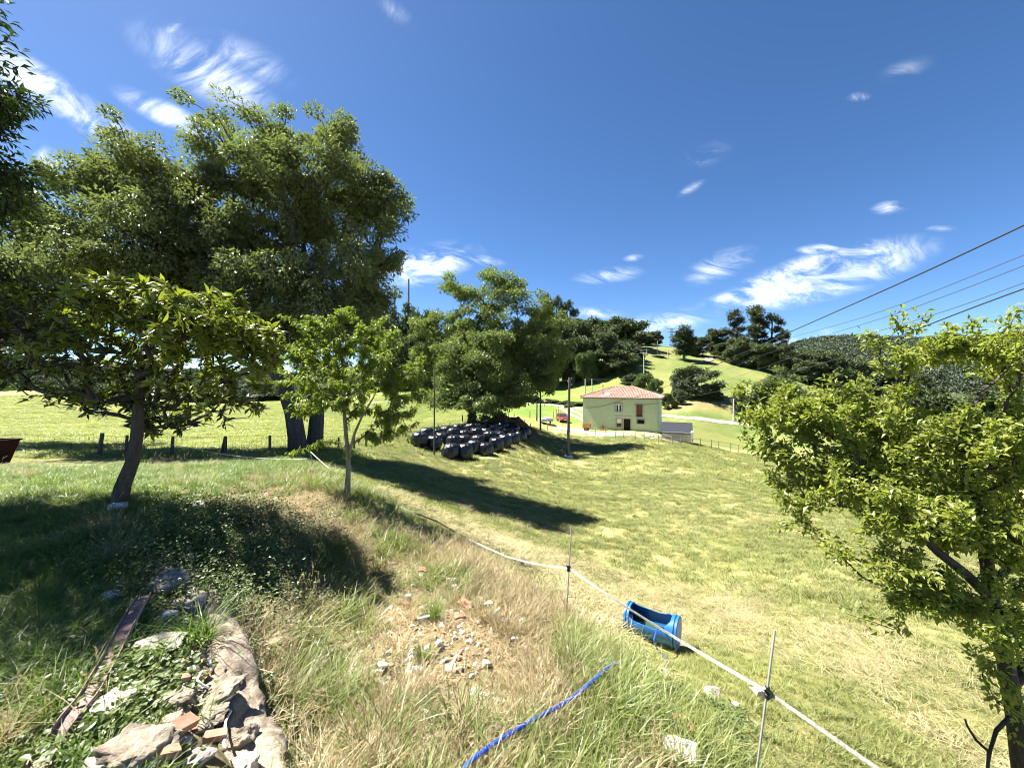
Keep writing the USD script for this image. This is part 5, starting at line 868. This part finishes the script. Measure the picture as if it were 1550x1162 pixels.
WH = [(166, 902, 32, 17, 'white lump lying in the shaded grass at left', 'white_plaster'), (181, 766, 27, 15, 'white stone at the foot of the bent fruit tree', 'white_plaster'), (287, 845, 15, 20, 'pointed white stone on top of the concrete lump', 'white_plaster'), (261, 889, 13, 12, 'small white stone under the concrete lump', 'white_plaster'), (286, 890, 20, 10, 'flat white chip beside the rounded grey stone', 'white_plaster'), (252, 931, 30, 13, 'broken white tile piece beside the rusty rail', 'white_plaster'), (222, 925, 13, 14, 'small pale stone beside the rusty rail', 'pale_stone'), (281, 1121, 18, 12, 'white chip below the orange brick', 'white_plaster'),
      (1028, 1137, 64, 32, 'large white broken slab at the bottom edge', 'white_plaster'), (973, 1087, 22, 24, 'white stone above the white slab', 'white_plaster'), (1028, 1112, 13, 7, 'tiny white chip above the white slab', 'white_plaster'), (1078, 1048, 26, 18, 'pale flat stone on the grass above the hidden hollow', 'pale_stone'), (1146, 1047, 30, 22, 'long pale stone behind the nearest stake', 'pale_stone'), (1114, 1066, 14, 14, 'small pale stone left of the nearest stake', 'pale_stone'), (1080, 1063, 10, 8, 'pale chip below the flat stone', 'pale_stone'), (1003, 1016, 20, 10, 'pale stones at the end of the short hose', 'pale_stone'), (905, 933, 12, 13, 'pale stone left of the trough', 'pale_stone'), (929, 940, 14, 9, 'flat pale stone beside the trough', 'pale_stone'), (880, 930, 7, 6, 'little pale stone right of the slim stake', 'pale_stone'), (848, 930, 14, 8, 'brownish stone at the foot of the slim stake', 'ruin_stone'), (832, 908, 12, 8, 'pale stone on the bank left of the slim stake', 'pale_stone'), (812, 887, 9, 7, 'pale chip higher on the bank', 'pale_stone'), (857, 1008, 15, 12, 'pale stone in the grass above the hose', 'pale_stone'), (300, 762, 20, 10, 'white stone in the shade right of the bent tree', 'white_plaster'), (270, 768, 18, 7, 'white chip in the shade right of the bent tree', 'white_plaster'), (95, 752, 14, 8, 'pale stone in the grass left of the bent tree', 'pale_stone'),
      (618, 903, 11, 10, 'white stone at the top of the debris field', 'white_plaster'), (580, 1008, 22, 18, 'white block in the middle of the debris', 'white_plaster'), (573, 1017, 12, 12, 'small white piece touching the white block', 'white_plaster'), (631, 1014, 18, 13, 'squarish white block right of the middle block', 'white_plaster'), (587, 1059, 13, 12, 'grey white block below the middle blocks', 'grey_stone'), (664, 973, 14, 13, 'white block on the right of the debris', 'white_plaster'), (688, 889, 14, 11, 'white chunk at the upper right of the debris', 'white_plaster'), (684, 878, 16, 9, 'white chunk just above the other at upper right', 'white_plaster'), (739, 915, 15, 14, 'pale block at the right edge of the debris', 'pale_stone'), (763, 941, 16, 13, 'grey pale block lower at the right edge of debris', 'grey_stone'), (793, 938, 14, 10, 'white stone furthest right of the debris', 'white_plaster'), (780, 969, 13, 13, 'white stone below the furthest right one', 'white_plaster'), (738, 1003, 18, 14, 'pale stone in the lower right debris', 'pale_stone'), (470, 996, 9, 13, 'thin white piece at the left of the debris', 'white_plaster'), (606, 1098, 9, 14, 'thin pale piece low in the debris', 'pale_stone')]
for k, (px, py, w, hh, lb, mt) in enumerate(WH): stone(px, py, w, hh, lb, mt, 'rubble_stone' if mt != 'white_plaster' else 'plaster_chunk', 'rubble', 200 + k, .85, .7, None, 1, .10, .16, lift=.03, npt=12)
for px, py, L, ro, lb in [(666, 872, .24, -.35, 'long white batten-like piece at the top right of the debris'), (749, 926, .17, .9, 'short white slat standing at the right of the debris'), (641, 934, .14, .2, 'thin white slat in the middle of the debris')]:
    c = GH(px, py, .05); xf = thing('broken_batten', lb, 'batten', c, ro); obj('slat', box(L, .035, .018, (0, 0, 0), ry=-.15, bev=.004), 'white_plaster', xf)
# small bits, past counting
rq = np.random.default_rng(77); n = 1300; cs_ = [DRY[1], DRY[2], DRY[3], (G(680, 900), .8), (G(740, 940), .7), (G(690, 960), .8), (G(600, 1010), .7), (G(670, 1070), .45), (G(320, 1070), .25), (G(280, 1000), .3)]; kk = rq.integers(0, len(cs_), n); rx = rq.normal(size=(n, 2)) * .68; bp = np.array([cs_[k][0][:2] + rx[i] * cs_[k][1] for i, k in enumerate(kk)])
bp = bp[field_side(bp[:, 0], bp[:, 1]) < -.25]; n = len(bp)
scatter('rubble_bits', 'small chips of plaster, stone and brick strewn through the dry grass', 'rubble', [(rock(1, .8, .6, 301, 10, 0, 0), 'white_plaster'), (rock(1, .7, .6, 302, 10, 0, 0), 'pale_stone'), (rock(1.1, .7, .5, 303, 9, 0, 0), 'brick_clay'), (rock(1, .9, .7, 304, 10, 0, 0), 'ruin_stone')], np.column_stack([bp, ground(bp[:, 0], bp[:, 1]) + .01]), rq.uniform(0, 6.28, n), rq.uniform(.02, .095, n) * rq.uniform(.5, 1.2, n), rq.choice(4, n, p=[.18, .26, .28, .28]))
# rusty channel rail
mat('rusty_steel', [(0.25, (.12, .07, .058)), (0.5, (.21, .145, .125)), (0.75, (.31, .235, .21))], 18, .8, .004)
rp = spline([GH(218, 903, .10), GH(187, 957, .11), GH(150, 1027, .08), GH(120, 1072, .10), GH(100, 1098, .09), GH(80, 1132, .04), GH(55, 1175, .05)], 40); tt = unit(np.gradient(rp, axis=0)); sd = unit(np.cross(tt, [0, 0, 1.0])); upv = np.cross(sd, tt); w2 = .048
prof = [(-w2, .03), (-w2, 0), (w2, 0), (w2, .03), (w2 - .006, .03), (w2 - .006, .006), (-w2 + .006, .006), (-w2 + .006, .03)]
v = np.stack([rp + sd * a + upv * b for a, b in prof], 1).reshape(-1, 3); i, j = np.meshgrid(np.arange(39), np.arange(8), indexing='ij'); f = np.stack([i * 8 + j, i * 8 + (j + 1) % 8, (i + 1) * 8 + (j + 1) % 8, (i + 1) * 8 + j], -1).reshape(-1, 4)
tag(obj('rusty_rail', (v, f), 'rusty_steel'), 'rusty steel channel lying in the grass along the ruined wall', 'rail')
# white cord over the stones
flat('white_cord', (.72, .70, .66), .8)
cd = [(200 + a / 6.383, 980 + b / 6.383) for a, b in [(678, 225), (640, 285), (632, 318), (665, 345), (740, 385)]]
tag(obj('rope', tube(spline([GH(a, b, .13) for a, b in cd], 40), .006, 6), 'white_cord', smooth=True), 'white cord lying over the large tan block', 'cord')
cd = [(200 + a / 6.383, 980 + b / 6.383) for a, b in [(815, 540), (880, 565), (950, 605), (925, 660), (900, 740), (905, 860), (885, 930), (905, 965)]]
tag(obj('rope', tube(spline([GH(a, b, .13) for a, b in cd], 60), .007, 6), 'white_cord', smooth=True), 'white cord hanging down beside the upright tan stone', 'cord')
# dark red metal container at the left edge
mat('dark_red_metal', [(0.3, (.012, .003, .003)), (0.7, (.024, .006, .005))], 4, .8, spec=.1)  # red darkened to carry the shade that lies on the container
c = P(-14, 697, 13.0); zb_ = float(ground(c[0], 13.0)); zt_ = P(0, 668, 13.0)[2]; hgt = zt_ - zb_
o_ = m3.Manifold.hull_points([(sx * a, sy * b, z) for sx in (-1, 1) for sy in (-1, 1) for a, b, z in ((.72, .45, 0), (.9, .6, hgt))]); i_ = m3.Manifold.hull_points([(sx * a, sy * b, z) for sx in (-1, 1) for sy in (-1, 1) for a, b, z in ((.69, .42, .06), (.875, .575, hgt + .02))])
sk_ = thing('metal_skip', 'dark red metal container cut by the left edge of the picture', 'container', (P(27, 668, 13)[0] - 1.55, 13.0, zb_)); obj('bin', o_ - i_, 'dark_red_metal', sk_); obj('lip', (m3.Manifold.cube((1.86, 1.26, .05), True) - m3.Manifold.cube((1.70, 1.10, .2), True)).translate((0, 0, hgt)), 'dark_red_metal', sk_)
# ------------------------------------------------------------------ grass and weeds
def blades(n, spread, h, lean, width, rng, seg=3, droop=.5, lie=0.0):
    """n tapered bent blades rooted in a disc."""
    r = np.sqrt(rng.random(n)) * spread; a = rng.uniform(0, 6.283, n); root = np.column_stack([r * np.cos(a), r * np.sin(a), np.full(n, -.01)])
    out = unit(np.column_stack([np.cos(a), np.sin(a), np.zeros(n)]) * .6 * (r / max(spread, 1e-6))[:, None] + np.column_stack([rng.normal(size=(n, 2)) * .7, np.zeros(n)]))
    hh = rng.uniform(h[0], h[1], n); ln = rng.uniform(lean[0], lean[1], n); dr = droop * rng.uniform(.3, 1.2, n); side = np.column_stack([-out[:, 1], out[:, 0], np.zeros(n)]); side = unit(side + rng.normal(size=(n, 3)) * .25); wd = width * rng.uniform(.6, 1.3, n)
    vs = []
    for k in range(seg):
        t = k / seg; c = root + out * (hh * (ln * t + dr * t * t))[:, None] + np.column_stack([np.zeros((n, 2)), hh * (t - .42 * dr * t * t) * (1 - lie)]); w = (wd * (1 - t) ** .6)[:, None] * .5
        vs += [c - side * w, c + side * w]
    t = 1.0; vs.append(root + out * (hh * (ln + dr))[:, None] + np.column_stack([np.zeros((n, 2)), hh * (1 - .42 * dr) * (1 - lie)]))
    v = np.stack(vs, 1); m = v.shape[1]; f = []
    for k in range(seg - 1): f += [[2 * k, 2 * k + 1, 2 * k + 3], [2 * k, 2 * k + 3, 2 * k + 2]]
    f.append([2 * seg - 2, 2 * seg - 1, 2 * seg]); return v.reshape(-1, 3), (np.array(f)[None] + (np.arange(n) * m)[:, None, None]).reshape(-1, 3)
def seedstems(n, spread, h, rng):
    out = []
    for _ in range(n):
        a = rng.uniform(0, 6.28); r = rng.uniform(0, spread); b = np.array([r * math.cos(a), r * math.sin(a), 0]); d = np.array([rng.normal(0, .22), rng.normal(0, .22), 1]); hh = rng.uniform(*h); q = [b, b + d * hh * .5, b + d * hh + np.array([d[0], d[1], 0]) * hh * .5]
        out.append(tube(q, [.0016, .0013, .001], 3, False)); hd = unit(q[2] - q[1])
        m = 16; t = np.linspace(0, 1, m)[:, None]; out.append(leaves(q[2] - hd * .0 + hd * t * hh * .22 - hd * .02, unit(rng.normal(size=(m, 3)) * .5 + hd * 1.2), np.tile([0, 0, 1.0], (m, 1)) + rng.normal(size=(m, 3)) * .4, .02, .006))
    return cat(out)
leafmat('field_grass', [(0, (.165, .195, .062)), (.40, (.25, .262, .095)), (.6, (.365, .33, .155)), (1, (.52, .46, .26))], .4, .5, (1, 1.05, .6), nscale=.28, var=.25)
leafmat('left_field_grass', [(0, (.20, .235, .062)), (.5, (.29, .315, .095)), (1, (.44, .42, .17))], 0.4, .5, (1, 1.05, .6), nscale=.28, var=.25)
leafmat('straw', [(0, (.32, .26, .14)), (.5, (.46, .39, .23)), (1, (.60, .53, .35))], .25, .5, (1, 1, .8), nscale=.8, var=.3)
leafmat('tall_green_grass', [(0, (.14, .18, .05)), (.4, (.26, .285, .085)), (.75, (.41, .40, .16)), (1, (.58, .53, .30))], .45, .42, (1, 1.1, .5), nscale=.7, var=.4)
leafmat('lush_grass', [(0, (.09, .15, .026)), (.5, (.16, .235, .042)), (1, (.28, .33, .075))], 0.42, .42, (1, 1.1, .5), nscale=.7, var=.3)
leafmat('dry_grass', [(0, (.32, .255, .14)), (.5, (.49, .42, .245)), (1, (.64, .58, .40))], .36, .5, (1, 1, .75), nscale=.7, var=.3)
leafmat('weed_leaf', [(0, (.09, .13, .042)), (.5, (.165, .215, .066)), (1, (.30, .33, .10))], 0.32, .45, nscale=.8, var=.35)
leafmat('bramble_leaf', [(0, (.085, .12, .042)), (.5, (.16, .20, .068)), (1, (.28, .30, .115))], .28, .42, nscale=.8, var=.3)
rg = np.random.default_rng(91)
def sheet(n, size, h, lean, width, seed, seg=2, droop=.7, lie=0.0):
    """short grass over a square of ground with a ragged edge"""
    r = np.random.default_rng(seed); v, f = blades(n, .0001, h, lean, width, r, seg, droop, lie); m = len(v) // n; v = v.reshape(n, m, 3); q = r.uniform(-.5, .5, (n, 2)) * size
    v *= (.45 + 1.5 * meshkit.noise(np.column_stack([q * 7 / size, np.full(n, seed)]), seed) ** 2)[:, None, None] * 1.15
    v[:, :, :2] += (q + r.normal(size=(n, 2)) * size * .05)[:, None]; return v.reshape(-1, 3), f
K_field = [(sheet(1100, .62, (.03, .085), (.1, .9), .0065, 400 + k), 'field_grass') for k in range(4)]
K_mid = [(sheet(1500, 1.25, (.05, .14), (.1, .9), .013, 405 + k), 'field_grass') for k in range(4)]
K_far = [(sheet(1300, 2.5, (.08, .20), (.1, .9), .028, 412 + k), 'field_grass') for k in range(3)]
K_left = [(sheet(1300, 2.5, (.08, .20), (.1, .8), .028, 415 + k), 'left_field_grass') for k in range(3)]
K_straw = [(blades(90, .42, (.08, .26), (.7, 1.2), .0055, np.random.default_rng(420 + k), 2, .15, .88), 'straw') for k in range(3)]
K_green = [blades(30, .12, (.10, .40), (.05, .6), .0100, np.random.default_rng(430 + k), 3, .85) for k in range(6)]
K_dry = [cat([blades(26, .12, (.08, .30), (.05, .8), .0080, np.random.default_rng(440 + k), 3, .6), seedstems(2, .08, (.22, .44), np.random.default_rng(445 + k))]) for k in range(6)]
K_lush = [blades(34, .11, (.12, .34), (.05, .35), .0085, np.random.default_rng(450 + k), 3, .95) for k in range(5)]
def weed(n, spread, h, ln, seed, flat_=.5):
    r = np.random.default_rng(seed); p = np.column_stack([r.normal(size=(n, 2)) * spread * .5, np.abs(r.normal(size=n)) * h * .5 + .01]); d = np.column_stack([r.normal(size=(n, 2)), r.normal(size=n) * .3 + .1]); s = r.uniform(.5, 1.2, n)
    return leaves(p, d, np.column_stack([r.normal(size=(n, 2)) * flat_, np.ones(n)]), ln * s, ln * .62 * s, .12, .2, ln > .045 and n < 100)
K_cover = [weed(60, .20, .07, .048, 460 + k) for k in range(4)]
K_bramble = [weed(200, .34, .40, .05, 470 + k, .7) for k in range(4)]
def spots(n, r0, r1, a0=-72, a1=72):
    """points spread evenly over a ring sector round the viewer"""
    r = (r0 ** 2 + (r1 ** 2 - r0 ** 2) * rg.random(n)) ** .5; a = np.radians(rg.uniform(a0, a1, n)); return np.column_stack([r * np.sin(a), r * np.cos(a)])
def grid(step, r0, r1, a0, a1):
    """a jittered grid over the same kind of sector"""
    g = np.arange(-r1, r1, step); X, Y = np.meshgrid(g, g); q = np.column_stack([X.ravel(), Y.ravel()]) + rg.uniform(-.25, .25, (X.size, 2)) * step; r = np.hypot(*q.T); a = np.degrees(np.arctan2(q[:, 0], q[:, 1])); return q[(r > r0) & (r < r1) & (a > a0) & (a < a1)]
def slope_tilt(pts, rot, eps=.3):
    zx = (ground(pts[:, 0] + eps, pts[:, 1]) - ground(pts[:, 0] - eps, pts[:, 1])) / (2 * eps); zy = (ground(pts[:, 0], pts[:, 1] + eps) - ground(pts[:, 0], pts[:, 1] - eps)) / (2 * eps); return zx, zy
def lawn(name, label, kinds, pts, s0=.95, s1=1.1):
    """patches of short grass laid on the slope of the ground"""
    n = len(pts); rot = rg.uniform(0, 6.28, n); zx, zy = slope_tilt(pts, rot); pi = scatter(name, label, 'grass', kinds, np.column_stack([pts, ground(pts[:, 0], pts[:, 1]) - .005]), rot, rg.uniform(s0, s1, n), rg.integers(0, len(kinds), n))
    nx_, ny_, nz_ = -zx, -zy, np.ones(n); ln = np.sqrt(nx_ ** 2 + ny_ ** 2 + 1); w = 1 + 1 / ln; qx, qy = -ny_ / ln, nx_ / ln; nq = np.sqrt(w ** 2 + qx ** 2 + qy ** 2); w, qx, qy = w / nq, qx / nq, qy / nq; c, s = np.cos(rot / 2), np.sin(rot / 2)
    q = np.stack([qx * c + qy * s, qy * c - qx * s, w * s, w * c], -1); pi.GetOrientationsAttr().Set(Vt.QuathArray.FromNumpy(q.astype(np.float16))); return pi
def grown(name, label, kinds, pts, s0, s1, mate, sink=0.0, cat_='grass', lean=.12):
    """tufts set one by one and joined into a single mesh"""
    n = len(pts); sc = rg.uniform(s0, s1, n); rot = rg.uniform(0, 6.283, n); k = rg.integers(0, len(kinds), n); z = ground(pts[:, 0], pts[:, 1]) - sink; lx, ly = rg.normal(size=(2, n)) * lean; hz_ = rg.uniform(.75, 1.2, n); out = []
    for kk, (v, f) in enumerate(kinds):
        i = np.nonzero(k == kk)[0]; c, s = np.cos(rot[i])[:, None] * sc[i][:, None], np.sin(rot[i])[:, None] * sc[i][:, None]; zz = v[None, :, 2] * (sc * hz_)[i][:, None]
        X = c * v[:, 0] - s * v[:, 1] + lx[i][:, None] * zz + pts[i, 0][:, None]; Y = s * v[:, 0] + c * v[:, 1] + ly[i][:, None] * zz + pts[i, 1][:, None]
        out.append((np.stack([X, Y, zz + z[i][:, None]], -1).reshape(-1, 3), (f[None] + (np.arange(len(i)) * len(v))[:, None, None]).reshape(-1, 3)))
    v, f = cat(out); print(name, n, len(f)); return tag(obj(name, (v, f), mate), label, cat_, kind='stuff')
hx = lambda p, f=.9, s=0: meshkit.fbm(np.column_stack([p * f, np.zeros(len(p))]), 3, s)
# mown field
near = grid(.5, 3, 12.5, -30, 62); near = near[field_side(near[:, 0], near[:, 1]) > -.5]; near = near[np.hypot(near[:, 0] - mid[0], near[:, 1] - mid[1]) > .3]
lawn('field_grass', 'short mown grass of the near field by the trough', K_field, near)
midf = grid(1.05, 12, 31, -58, 56); midf = midf[field_side(midf[:, 0], midf[:, 1]) > -.3]; isleft = lambda p: (p[:, 0] < -9) & (p[:, 1] > 18.5)
lawn('mid_field_grass', 'short mown grass of the middle of the field', K_mid, midf[~isleft(midf)])
farf = grid(2.1, 30, 60, -55, 54)
lawn('far_field_grass', 'short grass of the field near the house', K_far, farf[(farf[:, 0] > -10) & (farf[:, 1] < 56)])
lf = np.vstack([midf[isleft(midf)], farf[farf[:, 0] < -10], grid(2.4, 55, 145, -55, -6)]); lf = lf[~((lf[:, 1] < 56) & (lf[:, 0] > -9))]
lawn('left_field_grass', 'bright sunlit grass of the left field beyond the fence', K_left, lf)
st = np.vstack([spots(900, 3, 12, -20, 62), spots(700, 12, 26, -20, 56)]); st = st[(field_side(st[:, 0], st[:, 1]) > .1) & (hx(st, .35, 5) > .46)]; st = st[np.hypot(st[:, 0] - mid[0], st[:, 1] - mid[1]) > .6]
n = len(st); scatter('cut_straw', 'pale cut straw lying on the mown field', 'straw', K_straw, np.column_stack([st, ground(st[:, 0], st[:, 1]) + .01]), rg.uniform(0, 6.28, n), rg.uniform(.9, 1.4, n), rg.integers(0, 3, n))
# rough ground
R = np.vstack([spots(6800, 1.7, 7.5, -70, 60), spots(5600, 7.5, 19, -62, 20)]); R = R[(field_side(R[:, 0], R[:, 1]) < .15) & (R[:, 1] < 18)]
d = dryness(R[:, 0], R[:, 1]); b = bushiness(R[:, 0], R[:, 1]); u = rg.random(len(R)); nn = hx(R, 1.1, 7)
wd_ = np.min(np.linalg.norm(R[:, None] - WALL_C[None], axis=2), axis=1); rd_ = np.min(np.linalg.norm(R[:, None] - rp[None, :, :2], axis=2), axis=1)
lowwall = np.clip(.7 * sstep(.13, .06, rd_) + 1.1 * sstep(.40, .2, wd_) + .95 * gauss(R[:, 0], R[:, 1], G(220, 1110), .45) + .6 * gauss(R[:, 0], R[:, 1], G(250, 905), .45), 0, 1)
debris = np.clip(gauss(R[:, 0], R[:, 1], G(650, 930), 1.2) + .8 * gauss(R[:, 0], R[:, 1], G(590, 850), .9) + gauss(R[:, 0], R[:, 1], G(600, 1020), .7) + gauss(R[:, 0], R[:, 1], G(740, 930), .8) + .6 * gauss(R[:, 0], R[:, 1], G(660, 1080), .4) + .6 * gauss(R[:, 0], R[:, 1], G(1030, 1100), .35), 0, 1)
debris = debris * sstep(.30, .48, hx(R, 1.3, 23)); keep = (u > .97 * lowwall) & (rg.random(len(R)) > .93 * debris) & (np.hypot(R[:, 0], R[:, 1]) > 1.75)
dry = (d * .75 + 1.2 * (nn - .5) * 2) > .5
left_ = R[:, 0] < np.interp(R[:, 1], [0, 2, 4, 6.5, 10], [-1.2, -1.35, -2.3, -3.5, -6])
lush = left_ & ~dry
gsel = keep & ~dry & ~lush; dsel = keep & dry & (b < .6); lsel = keep & lush
grown('tall_grass', 'tall green and yellow grass of the rough bank', K_green, R[gsel], .6, 1.15, 'tall_green_grass')
grown('dry_grass', 'tall dry straw-coloured grass with seed heads on the rough bank', K_dry, R[dsel], .6, 1.1, 'dry_grass')
grown('shaded_grass', 'lush green grass in the shade at left', K_lush, R[lsel], .45, .95, 'lush_grass')
und = grid(.55, 1.6, 18, -68, 40); und = und[(field_side(und[:, 0], und[:, 1]) < -.3) & (und[:, 1] < 18)]; und = und[np.min(np.linalg.norm(und[:, None] - WALL_C[None], axis=2), axis=1) > .5]; und = und[rg.random(len(und)) > .75 * dryness(und[:, 0], und[:, 1])]
lawn('short_rough_grass', 'short mixed grass under the tall grass of the bank', [(m_, 'tall_green_grass') for m_, _ in K_field], und)
sd_ = spots(1500, 2, 9, -50, 40); sd_ = sd_[(dryness(sd_[:, 0], sd_[:, 1]) > .3) & (rg.random(len(sd_)) > .45 * gauss(sd_[:, 0], sd_[:, 1], G(680, 930), 1.0)) & (field_side(sd_[:, 0], sd_[:, 1]) < 0)]; n = len(sd_)
scatter('straw_litter', 'dry straw lying among the debris', 'straw', [(m_, 'dry_grass') for m_, _ in K_straw], np.column_stack([sd_, ground(sd_[:, 0], sd_[:, 1]) + .01]), rg.uniform(0, 6.28, n), rg.uniform(.6, 1.1, n), rg.integers(0, 3, n))
B = spots(4600, 2, 10, -60, 10); B = B[rg.random(len(B)) < bushiness(B[:, 0], B[:, 1]) * .32]
grown('bramble', 'low dark bushy weeds between the bent tree and the dry grass', K_bramble, B, .5, .95, 'bramble_leaf', .03, 'weeds')
C = spots(6000, 1.6, 6, -62, 30); wl_ = gauss(C[:, 0], C[:, 1], G(170, 1010), .8) + .7 * gauss(C[:, 0], C[:, 1], G(80, 1120), .7) + .5 * gauss(C[:, 0], C[:, 1], G(280, 1000), .35) + .7 * gauss(C[:, 0], C[:, 1], G(1090, 1100), .55) + .5 * gauss(C[:, 0], C[:, 1], G(700, 880), .5) + .4 * gauss(C[:, 0], C[:, 1], G(200, 930), .8)
C = C[(rg.random(len(C)) < wl_ * .42) & (np.min(np.linalg.norm(C[:, None] - WALL_C[None], axis=2), axis=1) > .17) & (gauss(C[:, 0], C[:, 1], G(210, 1115), .22) < .4)]
grown('ground_cover', 'low small-leaved ground cover around the wall stones', K_cover, C, .6, 1.1, 'weed_leaf', 0, 'weeds')
# single big tufts one can point at
tuft0 = None
for px, py, sz, lb in [(572, 1150, 1.25, 'large green grass tuft at the bottom edge'), (702, 1118, 1.2, 'large upright green tuft left of the blue hose'), (545, 1062, .85, 'green tuft above the large bottom tuft'), (790, 1145, 1.0, 'pale green tuft right of the blue hose at the bottom'), (935, 1100, 1.15, 'tall green tuft left of the white slab'), (298, 975, 1.0, 'lush bright tuft growing on top of the ruined wall'), (655, 935, .75, 'green tuft in the middle of the debris'), (290, 825, .75, 'pale green tuft above the pointed white stone'), (860, 1015, .9, 'pale arching tuft where the hose disappears'), (640, 1000, .55, 'small green tuft beside the white block'), (95, 1080, .9, 'arching tuft beside the rusty rail'), (430, 1090, .9, 'green tuft right of the upright tan stone')]:
    q = G(px, py)
    if tuft0 is None: tuft0 = thing('grass_tuft', lb, 'grass tuft', q, 0, sz, 'big grass tufts'); obj('blades', blades(150, .10, (.16, .42), (.05, .45), .0085, np.random.default_rng(480), 5, .8), 'lush_grass', tuft0)
    else: dup(tuft0, q, rg.uniform(0, 6.28), sz, lb)

q = G(1096, 704); wc = thing('nettle_clump', 'dark green weed clump standing out on the far right of the field', 'weed clump', q); obj('stems', blades(220, .9, (.15, .5), (.05, .5), .03, np.random.default_rng(481), 3, .6), 'weed_leaf', wc)
